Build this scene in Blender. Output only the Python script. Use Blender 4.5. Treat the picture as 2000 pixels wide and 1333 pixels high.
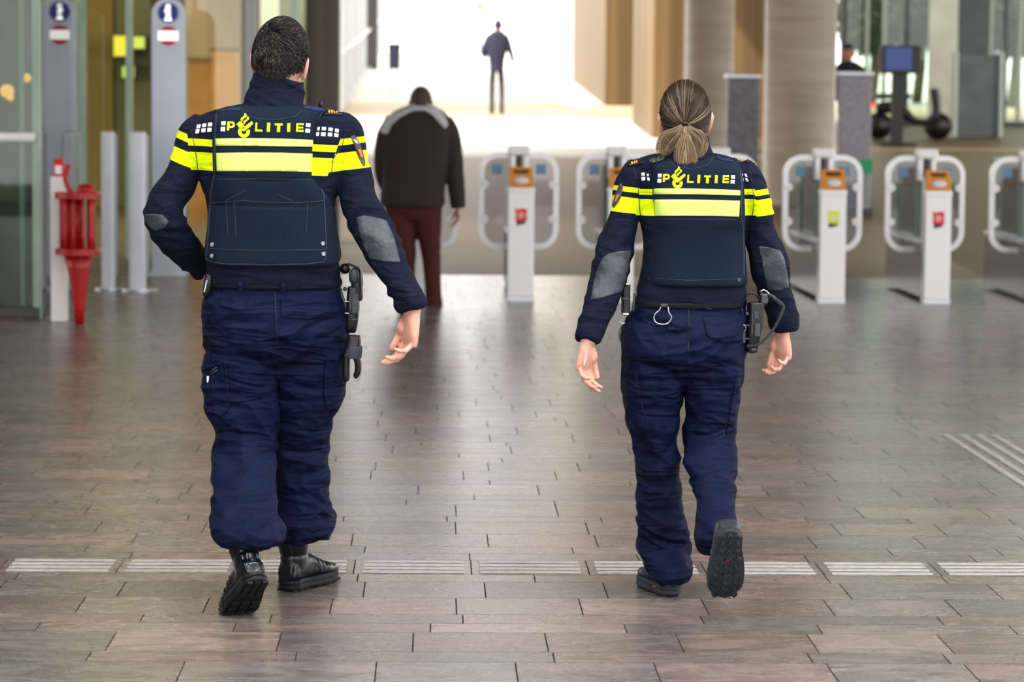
import bpy, bmesh, math, random
import numpy as np
from mathutils import Vector, Matrix, noise
from mathutils.bvhtree import BVHTree
random.seed(7)
for o in list(bpy.data.objects): bpy.data.objects.remove(o)
SC = bpy.context.scene; COL = SC.collection

# ------------------------------------------------------------------ camera
F = 5450.0; CAMH = 1.61
rho = 0.009
_ux = -154*math.cos(rho) - 466.5*math.sin(rho); _uy = -154*math.sin(rho) + 466.5*math.cos(rho)
_b = math.atan(_uy/F); _a = math.atan(-_ux/F*math.cos(_b))
R0 = Vector((math.cos(_a), -math.sin(_a), 0)); FH = Vector((math.sin(_a), math.cos(_a), 0)); ZZ = Vector((0, 0, 1))
CF = FH*math.cos(_b) - ZZ*math.sin(_b); U0 = FH*math.sin(_b) + ZZ*math.cos(_b)
CR = R0*math.cos(rho) + U0*math.sin(rho); CU = -R0*math.sin(rho) + U0*math.cos(rho)
CP = Vector((0, 0, CAMH))
cd = bpy.data.cameras.new('camera'); cam = bpy.data.objects.new('camera', cd); COL.objects.link(cam)
cd.sensor_width = 36; cd.lens = F*36/2000; cd.clip_end = 600
cam.matrix_world = Matrix(((CR.x, CU.x, -CF.x, CP.x), (CR.y, CU.y, -CF.y, CP.y), (CR.z, CU.z, -CF.z, CP.z), (0, 0, 0, 1)))
cd.dof.use_dof = True; cd.dof.focus_distance = 9.0; cd.dof.aperture_fstop = 4.2
SC.camera = cam
# ------------------------------------------------------------------ world, sun, exposure
SC.view_settings.view_transform = 'Standard'; SC.view_settings.look = 'None'
SC.view_settings.exposure = 0.3; SC.view_settings.gamma = 1.0; SC.view_settings.use_curve_mapping = False
wd = bpy.data.worlds.new('sky'); SC.world = wd; wd.use_nodes = True
wn = wd.node_tree.nodes; wl = wd.node_tree.links
bg = wn['Background']; bg.inputs[0].default_value = (1.0, 0.975, 0.94, 1); bg.inputs[1].default_value = 2.7
sd = bpy.data.lights.new('sun', 'SUN'); sd.energy = 6.0; sd.angle = math.radians(1.5); sd.color = (1, .93, .82)
sun = bpy.data.objects.new('sun', sd); COL.objects.link(sun); sun.location = (-20, 20, 30)
sun.rotation_euler = Vector((0.75, 0.55, -1.0)).to_track_quat('-Z', 'Y').to_euler()

# ------------------------------------------------------------------ pixel <-> world
def ray(px, py): return CF*F + CR*(px-1000) + CU*(666.5-py)
def at(px, py, Y):
    d = ray(px, py); return CP + d*(Y/d.y)
def gnd(px, py, z=0.0):
    d = ray(px, py); return CP + d*((z-CAMH)/d.z)
RAMP0, SLOPE = 26.0, 0.045
def rz(Y): return max(0.0, (Y-RAMP0)*SLOPE)

# ------------------------------------------------------------------ materials
def mat(name, col, rough=.6, metal=0., spec=.5, var=None, bump=None, emit=None, alpha=None, coat=0., trans=0., ior=1.45, sheen=0.):
    m = bpy.data.materials.new(name); m.use_nodes = True
    nt = m.node_tree; N = nt.nodes; L = nt.links; p = N['Principled BSDF']
    p.inputs['Base Color'].default_value = (*col, 1); p.inputs['Roughness'].default_value = rough
    p.inputs['Metallic'].default_value = metal; p.inputs['Specular IOR Level'].default_value = spec
    p.inputs['Coat Weight'].default_value = coat; p.inputs['Transmission Weight'].default_value = trans
    p.inputs['IOR'].default_value = ior; p.inputs['Sheen Weight'].default_value = sheen
    if emit: p.inputs['Emission Color'].default_value = (*emit[0], 1); p.inputs['Emission Strength'].default_value = emit[1]
    tc = N.new('ShaderNodeTexCoord')
    if var:
        n = N.new('ShaderNodeTexNoise'); n.inputs['Scale'].default_value = var[0]; n.inputs['Detail'].default_value = 3
        L.new(tc.outputs['Object'], n.inputs['Vector'])
        mr = N.new('ShaderNodeMapRange'); mr.inputs[1].default_value = .25; mr.inputs[2].default_value = .75
        mr.inputs[3].default_value = 1-var[1]; mr.inputs[4].default_value = 1+var[1]
        L.new(n.outputs['Fac'], mr.inputs[0])
        v = N.new('ShaderNodeVectorMath'); v.operation = 'SCALE'; v.inputs[0].default_value = col
        L.new(mr.outputs[0], v.inputs['Scale']); L.new(v.outputs[0], p.inputs['Base Color'])
    if bump:
        n = N.new('ShaderNodeTexNoise'); n.inputs['Scale'].default_value = bump[0]; n.inputs['Detail'].default_value = 4
        L.new(tc.outputs['Object'], n.inputs['Vector'])
        b = N.new('ShaderNodeBump'); b.inputs['Strength'].default_value = bump[1]; b.inputs['Distance'].default_value = bump[2] if len(bump) > 2 else .01
        L.new(n.outputs['Fac'], b.inputs['Height']); L.new(b.outputs[0], p.inputs['Normal'])
    return m
def glass(name, tint, rough=.02, mixv=.8):
    m = bpy.data.materials.new(name); m.use_nodes = True
    N = m.node_tree.nodes; L = m.node_tree.links; N.remove(N['Principled BSDF'])
    t = N.new('ShaderNodeBsdfTransparent'); t.inputs[0].default_value = (*tint, 1)
    g = N.new('ShaderNodeBsdfGlossy'); g.inputs['Roughness'].default_value = rough
    fr = N.new('ShaderNodeFresnel'); fr.inputs[0].default_value = 1.5
    mx = N.new('ShaderNodeMixShader'); L.new(fr.outputs[0], mx.inputs[0]); L.new(t.outputs[0], mx.inputs[1]); L.new(g.outputs[0], mx.inputs[2])
    L.new(mx.outputs[0], N['Material Output'].inputs[0]); return m

NAVY = (0.0035, 0.007, 0.022)
YEL = (0.72, 0.92, 0.005)
m_trouser = mat('trouser_cloth', (0.0010, 0.0050, 0.030), .75, spec=.18, var=(420, .45), bump=(900, .25, .002))
m_vest = mat('vest_cloth', (0.005, 0.012, 0.028), .9, spec=.2, var=(500, .55), bump=(1100, .3, .002))
m_navy = mat('navy_cloth', NAVY, .88, spec=.2, var=(420, .5), bump=(900, .25, .002))
m_strap = mat('shoulder_cloth', (0.004, 0.015, 0.09), .85, var=(400, .4))
def add_folds(m, sc, strength, dist, seed=0.0):
    """crisp cloth creases on top of the modelled folds"""
    N, L = m.node_tree.nodes, m.node_tree.links; p = N['Principled BSDF']
    tc = N.new('ShaderNodeTexCoord'); hs = []
    for k, (rot, s) in enumerate((((0, .35, 0), sc), ((0, -.6, 0), tuple(c*1.9 for c in sc)), ((0, 1.3, 0), tuple(c*.8 for c in sc)))):
        mp = N.new('ShaderNodeMapping'); mp.inputs['Rotation'].default_value = rot; mp.inputs['Scale'].default_value = s; mp.inputs['Location'].default_value = (seed+k*3.3, k, 0); L.new(tc.outputs['Object'], mp.inputs[0])
        n = N.new('ShaderNodeTexNoise'); n.inputs['Scale'].default_value = 1; n.inputs['Detail'].default_value = 1.5; n.inputs['Distortion'].default_value = .7; L.new(mp.outputs[0], n.inputs['Vector'])
        a = N.new('ShaderNodeMath'); a.operation = 'SUBTRACT'; a.inputs[1].default_value = .5; L.new(n.outputs['Fac'], a.inputs[0])
        b = N.new('ShaderNodeMath'); b.operation = 'ABSOLUTE'; L.new(a.outputs[0], b.inputs[0])
        c = N.new('ShaderNodeMath'); c.operation = 'MULTIPLY'; c.inputs[1].default_value = (-1, -.5, -.8)[k]; L.new(b.outputs[0], c.inputs[0]); hs.append(c.outputs[0])
    s1 = N.new('ShaderNodeMath'); L.new(hs[0], s1.inputs[0]); L.new(hs[1], s1.inputs[1]); s2 = N.new('ShaderNodeMath'); L.new(s1.outputs[0], s2.inputs[0]); L.new(hs[2], s2.inputs[1])
    old = p.inputs['Normal'].links[0].from_socket
    bu = N.new('ShaderNodeBump'); bu.inputs['Strength'].default_value = strength; bu.inputs['Distance'].default_value = dist
    L.new(s2.outputs[0], bu.inputs['Height']); L.new(old, bu.inputs['Normal']); L.new(bu.outputs[0], p.inputs['Normal'])
add_folds(m_trouser, (2.8, 2.8, 10), .85, .085)
add_folds(m_navy, (5, 5, 16), .6, .035, 2.0)
add_folds(m_vest, (3, 3, 5), .35, .02, 5.0)
m_piping = mat('piping', (0.022, 0.035, 0.055), .8, var=(400, .3))
m_yel = mat('neon_yellow', YEL, .75, var=(60, .06))
m_refl = mat('reflective_tape', (0.66, 0.85, 0.18), .5, var=(300, .12), bump=(500, .1, .001))
m_white = mat('white_print', (.9, .9, .92), .6)
m_patch = mat('grey_patch', (0.036, 0.047, 0.064), .45, var=(60, .3), bump=(40, .5, .01))
m_skin = mat('skin', (0.68, 0.36, 0.28), .5, var=(35, .14), bump=(260, .15, .002))
m_skin.node_tree.nodes['Principled BSDF'].inputs['Subsurface Weight'].default_value = .15
m_skin.node_tree.nodes['Principled BSDF'].inputs['Subsurface Scale'].default_value = .01
m_dskin = mat('dark_skin', (0.06, 0.035, 0.028), .5)
m_leather = mat('boot_leather', (0.002, 0.0045, 0.0085), .24, spec=.45, var=(30, .4), bump=(38, .3, .006))
m_rubber = mat('boot_rubber', (0.004, 0.006, 0.009), .5, spec=.3, bump=(90, .4, .004))
m_trub = mat('shoe_rubber', (0.026, 0.032, 0.042), .65, spec=.3, var=(30, .3))
m_black = mat('black_plastic', (0.006, 0.006, 0.008), .35)
m_dgrey = mat('dark_grey_plastic', (0.035, 0.04, 0.05), .4)
m_snap = mat('snap_metal', (.30, .32, .36), .5)
m_steel = mat('steel', (0.55, 0.57, 0.6), .3, metal=1)
m_gold = mat('gold_bar', (0.85, 0.42, 0.02), .5)
m_eyew = mat('eye_white', (.8, .8, .78), .3); m_iris = mat('iris', (.06, .04, .02), .2); m_lip = mat('lip', (.45, .15, .13), .5)

# ------------------------------------------------------------------ object helpers
def tag(o, label=None, cat=None, group=None, kind=None):
    if label: o['label'] = label
    if cat: o['category'] = cat
    if group: o['group'] = group
    if kind: o['kind'] = kind
    return o
def empty(name, loc, label, cat, group=None, rz_=0):
    o = bpy.data.objects.new(name, None); COL.objects.link(o); o.location = loc; o.rotation_euler = (0, 0, rz_)
    o.empty_display_size = .1
    return tag(o, label, cat, group)
def link(name, me, m, parent=None, smooth=False, world=True, label=None):
    """world=True: vertices are world coordinates even under a parent empty"""
    o = bpy.data.objects.new(name, me); COL.objects.link(o)
    if m is not None:
        for mm in (m if isinstance(m, (list, tuple)) else [m]): me.materials.append(mm)
    if parent is not None:
        o.parent = parent
        if world and parent.type == 'EMPTY':
            o.matrix_parent_inverse = (Matrix.Translation(parent.location) @ parent.rotation_euler.to_matrix().to_4x4()).inverted()
    if smooth: me.polygons.foreach_set('use_smooth', [True]*len(me.polygons))
    if label: o['label'] = label
    return o
class Geo:
    def __init__(s): s.v = []; s.f = []; s.mi = []
    def add(s, v, f, mi=0):
        n = len(s.v); s.v += [Vector(p) for p in v]; s.f += [tuple(i+n for i in q) for q in f]; s.mi += [mi]*len(f); return s
    def merge(s, g, mi=None):
        n = len(s.v); s.v += g.v; s.f += [tuple(i+n for i in q) for q in g.f]; s.mi += (g.mi if mi is None else [mi]*len(g.f)); return s
    def xf(s, M):
        s.v = [M @ p for p in s.v]; return s
    def fn(s, f):
        s.v = [f(p) for p in s.v]; return s
    def mesh(s, name='m'):
        me = bpy.data.meshes.new(name); me.from_pydata([tuple(p) for p in s.v], [], s.f); me.update()
        if any(s.mi): me.polygons.foreach_set('material_index', s.mi)
        return me
def box(c, s, M=None, bev=0.0, seg=2):
    bm = bmesh.new(); bmesh.ops.create_cube(bm, size=1)
    for v in bm.verts: v.co = Vector((v.co.x*s[0], v.co.y*s[1], v.co.z*s[2]))
    if bev > 0: bmesh.ops.bevel(bm, geom=bm.edges[:], offset=min(bev, min(s)*.49), segments=seg, affect='EDGES', profile=.5)
    g = Geo(); c = Vector(c)
    vs = [((M @ v.co) if M else v.co.copy())+c for v in bm.verts]
    bm.verts.index_update(); g.add(vs, [tuple(v.index for v in f.verts) for f in bm.faces]); bm.free(); return g
def box2(x0, x1, y0, y1, z0, z1, bev=0.0): return box(((x0+x1)/2, (y0+y1)/2, (z0+z1)/2), (x1-x0, y1-y0, z1-z0), bev=bev)
def cr(a, b, c, d, t):
    return 0.5*((2*b)+(c-a)*t+(2*a-5*b+4*c-d)*t*t+(3*b-a-3*c+d)*t*t*t)
def loft(st, n=28, sub=4):
    """st: (center, uaxis, vaxis, a, b, e). closed tube with caps"""
    g = Geo(); rows = []
    for i in range(len(st)-1):
        p0 = st[max(i-1, 0)]; p1 = st[i]; p2 = st[i+1]; p3 = st[min(i+2, len(st)-1)]
        for k in range(sub):
            t = k/sub; rows.append([cr(p0[j], p1[j], p2[j], p3[j], t) for j in range(6)])
    rows.append(list(st[-1]))
    V = []
    for c, u, v, a, b, e in rows:
        u = u.normalized(); v = v.normalized()
        for k in range(n):
            th = 2*math.pi*k/n; x, y = math.cos(th), math.sin(th)
            x = math.copysign(abs(x)**(2/e), x); y = math.copysign(abs(y)**(2/e), y)
            V.append(c+u*(a*x)+v*(b*y))
    m = len(rows); fs = []
    for i in range(m-1):
        for k in range(n):
            k2 = (k+1) % n; fs.append((i*n+k, i*n+k2, (i+1)*n+k2, (i+1)*n+k))
    fs.append(tuple(range(n-1, -1, -1))); fs.append(tuple((m-1)*n+k for k in range(n)))
    return g.add(V, fs)
XA = Vector((1, 0, 0)); YA = Vector((0, 1, 0)); ZA = Vector((0, 0, 1))
def vs(y, xl, xr, Y, b, e=2.3):
    A = at(xl, y, Y); B = at(xr, y, Y); return ((A+B)/2, XA, YA, (B-A).length/2, b, e)
def limbp(pts, e=2.0, n=18, sub=3, ref=None):
    """pts: (Vector, ra, rb)"""
    st = []; ref = ref or YA
    for i, (p, ra, rb) in enumerate(pts):
        t = (pts[min(i+1, len(pts)-1)][0]-pts[max(i-1, 0)][0]).normalized()
        u = t.cross(ref)
        if u.length < 1e-3: u = t.cross(ZA)
        u.normalize(); st.append((p, u, u.cross(t).normalized(), ra, rb, e))
    return loft(st, n, sub)
def limb(pts, **k):
    return limbp([(at(p[0], p[1], p[2]), p[3], p[4] if len(p) > 4 else p[3]) for p in pts], **k)
def tube(pts, r, n=8, sub=3):
    return limbp([(Vector(p), r, r) for p in pts], n=n, sub=sub, ref=Vector((.13, .21, .97)))
def cyl(p0, p1, r, n=20, r1=None):
    p0 = Vector(p0); p1 = Vector(p1); t = (p1-p0).normalized(); u = t.cross(Vector((.3, .1, .9))).normalized(); v = t.cross(u)
    return loft([(p0, u, v, r, r, 2), (p1, u, v, r1 or r, r1 or r, 2)], n, 1)
def ball(c, r, n=16):
    bm = bmesh.new(); bmesh.ops.create_uvsphere(bm, u_segments=n, v_segments=n//2+2, radius=1)
    r = r if isinstance(r, (tuple, list, Vector)) else (r, r, r)
    g = Geo(); bm.verts.index_update()
    g.add([Vector((v.co.x*r[0], v.co.y*r[1], v.co.z*r[2]))+Vector(c) for v in bm.verts], [tuple(v.index for v in f.verts) for f in bm.faces]); bm.free(); return g
def sweep_rect(path, w, h, closed=False, up=ZA):
    """rect section swept along path; w across, h along up-ish"""
    g = Geo(); V = []; n = len(path)
    for i, p in enumerate(path):
        a = path[(i-1) % n] if (closed or i > 0) else p; b = path[(i+1) % n] if (closed or i < n-1) else p
        t = (b-a).normalized(); s = t.cross(up).normalized(); q = s.cross(t)
        V += [p+s*w/2+q*h/2, p-s*w/2+q*h/2, p-s*w/2-q*h/2, p+s*w/2-q*h/2]
    fs = []
    for i in range(n if closed else n-1):
        j = (i+1) % n
        for k in range(4): fs.append((i*4+k, i*4+(k+1) % 4, j*4+(k+1) % 4, j*4+k))
    if not closed: fs += [(3, 2, 1, 0), tuple((n-1)*4+k for k in range(4))]
    return g.add(V, fs)
def remesh(geos, voxel, smooth=3, fac=.5):
    g = Geo()
    for q in geos: g.merge(q, 0)
    me = g.mesh(); o = bpy.data.objects.new('t', me); COL.objects.link(o)
    bm = bmesh.new(); bm.from_mesh(me); bmesh.ops.recalc_face_normals(bm, faces=bm.faces[:]); bm.to_mesh(me); bm.free()
    r = o.modifiers.new('r', 'REMESH'); r.mode = 'VOXEL'; r.voxel_size = voxel
    if smooth:
        s = o.modifiers.new('s', 'SMOOTH'); s.factor = fac; s.iterations = smooth
    dg = bpy.context.evaluated_depsgraph_get(); dg.update()
    out = bpy.data.meshes.new_from_object(o.evaluated_get(dg))
    bpy.data.objects.remove(o); bpy.data.meshes.remove(me); return out
def displace(me, fn):
    n = len(me.vertices); co = np.empty(n*3); me.vertices.foreach_get('co', co); no = np.empty(n*3); me.vertices.foreach_get('normal', no)
    co = co.reshape(-1, 3); no = no.reshape(-1, 3)
    d = np.array([fn(Vector(c)) for c in co]); co += no*d[:, None]
    me.vertices.foreach_set('co', co.ravel()); me.update(); return me
def bvh_of(me):
    return BVHTree.FromPolygons([v.co.copy() for v in me.vertices], [tuple(p.vertices) for p in me.polygons])
def ridge(x, y, z): return 1-2*abs(noise.noise(Vector((x, y, z))))
def sst(a, b, x): t = min(1, max(0, (x-a)/(b-a))); return t*t*(3-2*t)
def ga(v, c, w): return math.exp(-((v-c)/w)**2)

def decals(name, groups, *a, **k):
    return [decal(name, g if isinstance(g[0][0], (list, tuple)) else [g], *a, **k) for g in groups]
def decal(name, polys, bv, m, parent, off=.002, thick=.0012, cell=5.0, label=None, Y=9.0, proj=None):
    """thin applied pieces lying on a surface; outline given in photograph pixels, seated on the surface found there"""
    bm = bmesh.new()
    for poly in polys:
        vv = [bm.verts.new((p[0], p[1], 0)) for p in poly]
        f = bm.faces.new(vv); bmesh.ops.triangulate(bm, faces=[f])
    xs = [v.co.x for v in bm.verts]; ys = [v.co.y for v in bm.verts]
    k = math.floor(min(xs)/cell)+1+.0731
    while k*cell < max(xs):
        bmesh.ops.bisect_plane(bm, geom=bm.verts[:]+bm.edges[:]+bm.faces[:], plane_co=(k*cell, 0, 0), plane_no=(1, 0, 0)); k += 1
    k = math.floor(min(ys)/cell)+1+.0731
    while k*cell < max(ys):
        bmesh.ops.bisect_plane(bm, geom=bm.verts[:]+bm.edges[:]+bm.faces[:], plane_co=(0, k*cell, 0), plane_no=(0, 1, 0)); k += 1
    bmesh.ops.remove_doubles(bm, verts=bm.verts[:], dist=.02)
    for v in bm.verts:
        d = ray(v.co.x, v.co.y).normalized()
        h = bv.ray_cast(CP, d)
        if h[0] is None:
            p, nn, _, _ = bv.find_nearest(at(v.co.x, v.co.y, Y))
        else: p, nn = h[0], h[1]
        if nn.dot(d) > 0: nn = -nn
        v.co = p + (-d*.6 + nn*.4).normalized()*off
    bmesh.ops.recalc_face_normals(bm, faces=bm.faces[:])
    if bm.faces and sum(f.normal.dot(CF) for f in bm.faces) > 0: bmesh.ops.reverse_faces(bm, faces=bm.faces[:])
    me = bpy.data.meshes.new(name); bm.to_mesh(me); bm.free()
    o = link(name, me, m, parent, smooth=True, label=label)
    s = o.modifiers.new('t', 'SOLIDIFY'); s.thickness = thick; s.offset = -1
    return o
def lines(segs, w):
    out = []
    for s in segs:
        for (a, b) in zip(s[:-1], s[1:]):
            dx, dy = b[0]-a[0], b[1]-a[1]; l = math.hypot(dx, dy) or 1; nx, ny = -dy/l*w/2, dx/l*w/2
            out.append([(a[0]+nx, a[1]+ny), (b[0]+nx, b[1]+ny), (b[0]-nx, b[1]-ny), (a[0]-nx, a[1]-ny)])
    return out
def disc(cx, cy, r, n=14): return [(cx+r*math.cos(2*math.pi*k/n), cy+r*math.sin(2*math.pi*k/n)) for k in range(n)]
def ringp(cx, cy, r0, r1, n=28):
    o = []
    for k in range(n):
        a, b = 2*math.pi*k/n, 2*math.pi*(k+1)/n
        o.append([(cx+r1*math.cos(a), cy+r1*math.sin(a)), (cx+r1*math.cos(b), cy+r1*math.sin(b)), (cx+r0*math.cos(b), cy+r0*math.sin(b)), (cx+r0*math.cos(a), cy+r0*math.sin(a))])
    return o
# ================================================================== SETTING
def tile_mat(name, base, rough, var=1.0):
    m = bpy.data.materials.new(name); m.use_nodes = True; N = m.node_tree.nodes; L = m.node_tree.links; p = N['Principled BSDF']; p.inputs['Specular IOR Level'].default_value = .3
    at_ = N.new('ShaderNodeAttribute'); at_.attribute_name = 'tint'
    sp = N.new('ShaderNodeSeparateColor'); L.new(at_.outputs['Color'], sp.inputs[0])
    tc = N.new('ShaderNodeTexCoord')
    # every tile has its own veins: shift the noise by the tile's random numbers
    sh = N.new('ShaderNodeVectorMath'); sh.operation = 'SCALE'; sh.inputs['Scale'].default_value = 37; L.new(at_.outputs['Vector'], sh.inputs[0])
    ad = N.new('ShaderNodeVectorMath'); ad.operation = 'ADD'; L.new(tc.outputs['Object'], ad.inputs[0]); L.new(sh.outputs[0], ad.inputs[1])
    st = N.new('ShaderNodeVectorMath'); st.operation = 'MULTIPLY'; st.inputs[1].default_value = (2.2, 6.5, 1); L.new(ad.outputs[0], st.inputs[0])
    n1 = N.new('ShaderNodeTexNoise'); n1.inputs['Scale'].default_value = 1.0; n1.inputs['Detail'].default_value = 9; n1.inputs['Roughness'].default_value = .62; n1.inputs['Distortion'].default_value = 2.2
    L.new(st.outputs[0], n1.inputs['Vector'])
    n2 = N.new('ShaderNodeTexNoise'); n2.inputs['Scale'].default_value = 170; n2.inputs['Detail'].default_value = 3; L.new(tc.outputs['Object'], n2.inputs['Vector'])
    n3 = N.new('ShaderNodeTexNoise'); n3.inputs['Scale'].default_value = 2.0; n3.inputs['Detail'].default_value = 3; L.new(ad.outputs[0], n3.inputs['Vector'])
    cr_ = N.new('ShaderNodeValToRGB'); e = cr_.color_ramp.elements
    e[0].position = .34; e[0].color = tuple(c*.62 for c in base)+(1,); e[1].position = .66; e[1].color = tuple(c*1.28 for c in base)+(1,)
    k = cr_.color_ramp.elements.new(.47); k.color = tuple(c*.92 for c in base)+(1,)
    L.new(n1.outputs['Fac'], cr_.inputs[0])
    # grey / pink shift per tile
    mx = N.new('ShaderNodeMix'); mx.data_type = 'RGBA'; mx.blend_type = 'MULTIPLY'; mx.inputs['Factor'].default_value = 1
    pk = N.new('ShaderNodeValToRGB'); q = pk.color_ramp.elements
    q[0].position = .0; q[0].color = (.80, .86, .90, 1); q[1].position = 1; q[1].color = (1.22, .98, .93, 1)
    a2 = N.new('ShaderNodeMath'); a2.operation = 'MULTIPLY_ADD'; a2.inputs[1].default_value = .7; L.new(n3.outputs['Fac'], a2.inputs[0])
    a3 = N.new('ShaderNodeMath'); a3.operation = 'MULTIPLY_ADD'; a3.inputs[1].default_value = .7; a3.inputs[2].default_value = -.2; L.new(sp.outputs[0], a3.inputs[0]); L.new(a3.outputs[0], a2.inputs[2])
    L.new(a2.outputs[0], pk.inputs[0]); L.new(cr_.outputs[0], mx.inputs['A']); L.new(pk.outputs[0], mx.inputs['B'])
    mr = N.new('ShaderNodeMapRange'); mr.inputs[3].default_value = 1-.22*var; mr.inputs[4].default_value = 1+.22*var; L.new(sp.outputs[1], mr.inputs[0])
    m2 = N.new('ShaderNodeMapRange'); m2.inputs[1].default_value = .3; m2.inputs[2].default_value = .7; m2.inputs[3].default_value = .8; m2.inputs[4].default_value = 1.2; L.new(n2.outputs['Fac'], m2.inputs[0])
    mm = N.new('ShaderNodeMath'); mm.operation = 'MULTIPLY'; L.new(mr.outputs[0], mm.inputs[0]); L.new(m2.outputs[0], mm.inputs[1])
    sc = N.new('ShaderNodeVectorMath'); sc.operation = 'SCALE'; L.new(mx.outputs['Result'], sc.inputs[0]); L.new(mm.outputs[0], sc.inputs['Scale'])
    L.new(sc.outputs[0], p.inputs['Base Color'])
    rr = N.new('ShaderNodeMapRange'); rr.inputs[3].default_value = rough-.06; rr.inputs[4].default_value = rough+.1; L.new(n1.outputs['Fac'], rr.inputs[0]); L.new(rr.outputs[0], p.inputs['Roughness'])
    b = N.new('ShaderNodeBump'); b.inputs['Strength'].default_value = .15; b.inputs['Distance'].default_value = .0015
    L.new(n2.outputs['Fac'], b.inputs['Height']); L.new(b.outputs[0], p.inputs['Normal'])
    return m
m_tile = tile_mat('floor_tile', (.158, .142, .136), .25)
m_rib = mat('tactile_rib', (.40, .385, .38), .4, var=(40, .2))
m_grout = mat('grout', (.018, .016, .015), .8)

ROWS = []   # near edge Y of each row, measured from the photographed joints: widths 15 and 30 cm
y = 9.745
seq_far = [.15, .15, .30, .30, .15, .30, .15, .15, .30, .15, .30, .30, .15, .15, .30]
seq_near = [.30, .15, .30, .30, .15, .15, .30, .15, .30, .15, .30, .30, .15]    # from the tactile row towards the camera
edges = [y]
for s in seq_near: edges.insert(0, edges[0]-s)
k = 0
while edges[0] > 3.0:
    edges.insert(0, edges[0]-random.choice((.15, .3)))
for s in seq_far: edges.append(edges[-1]+s)
while edges[-1] < RAMP0: edges.append(edges[-1]+random.choice((.15, .30, .30)))
RAMP0 = edges[-1]
g = Geo(); tints = []
gap = .0045
ribs = Geo()
def addtile(x0, x1, y0, y1, z=0.0):
    g.add([(x0+gap/2, y0+gap/2, z), (x1-gap/2, y0+gap/2, z), (x1-gap/2, y1-gap/2, z), (x0+gap/2, y1-gap/2, z)], [(0, 1, 2, 3)])
    g.add([(x0+gap/2, y0+gap/2, z), (x0+gap/2, y0+gap/2, z-.004), (x1-gap/2, y0+gap/2, z-.004), (x1-gap/2, y0+gap/2, z),
           (x0+gap/2, y1-gap/2, z), (x0+gap/2, y1-gap/2, z-.004), (x1-gap/2, y1-gap/2, z-.004), (x1-gap/2, y1-gap/2, z)],
          [(0, 1, 2, 3), (4, 7, 6, 5), (0, 4, 5, 1), (3, 2, 6, 7)])
    t = (random.random(), random.random(), random.random()); tints.extend([t]*5)
XT = 0.0
for y0, y1 in zip(edges[:-1], edges[1:]):
    d = y1-y0; tact = abs(y1-9.745) < .01
    half = 9.5
    x = -half + random.random()*.4
    if tact:
        off = at(920, 1116, 9.6).x; x = off-.405*math.ceil((off+half)/.405)
    while x < half+.4:
        w = .405 if tact else (random.choice((.4, .4, .4, .5, .55)) if d > .2 else random.choice((.6, .6, .4, .75)))
        addtile(x, x+w, y0, y1)
        if tact:
            for q in range(4):
                yy = y0+.045+q*.07
                ribs.merge(box((x+w/2, yy, .0015), (w-.055, .034, .006), bev=.0028, seg=2))
        x += w
me = g.mesh('floor')
ca = me.color_attributes.new('tint', 'FLOAT_COLOR', 'CORNER')
arr = np.ones((len(me.loops), 4), dtype=np.float32); arr[:, :3] = np.repeat(np.array(tints, dtype=np.float32), 4, axis=0)
ca.data.foreach_set('color', arr.ravel())
fl = tag(link('floor', me, m_tile), kind='structure')
gb = tag(link('floor', box2(-14, 14, -12, RAMP0, -.3, -.004).mesh(), m_grout), kind='structure')
# tactile strip running away on the right
for q in range(4):
    xx = at(1847, 838, 13.6).x + q*.078
    yb = 13.6
    while yb > 8.2:
        ribs.merge(box((xx, yb-.26, .0015), (.034, .50, .006), bev=.0028)); yb -= .52
rb = tag(link('floor', ribs.mesh('tactile_ribs'), m_rib, smooth=False), kind='structure')

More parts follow.
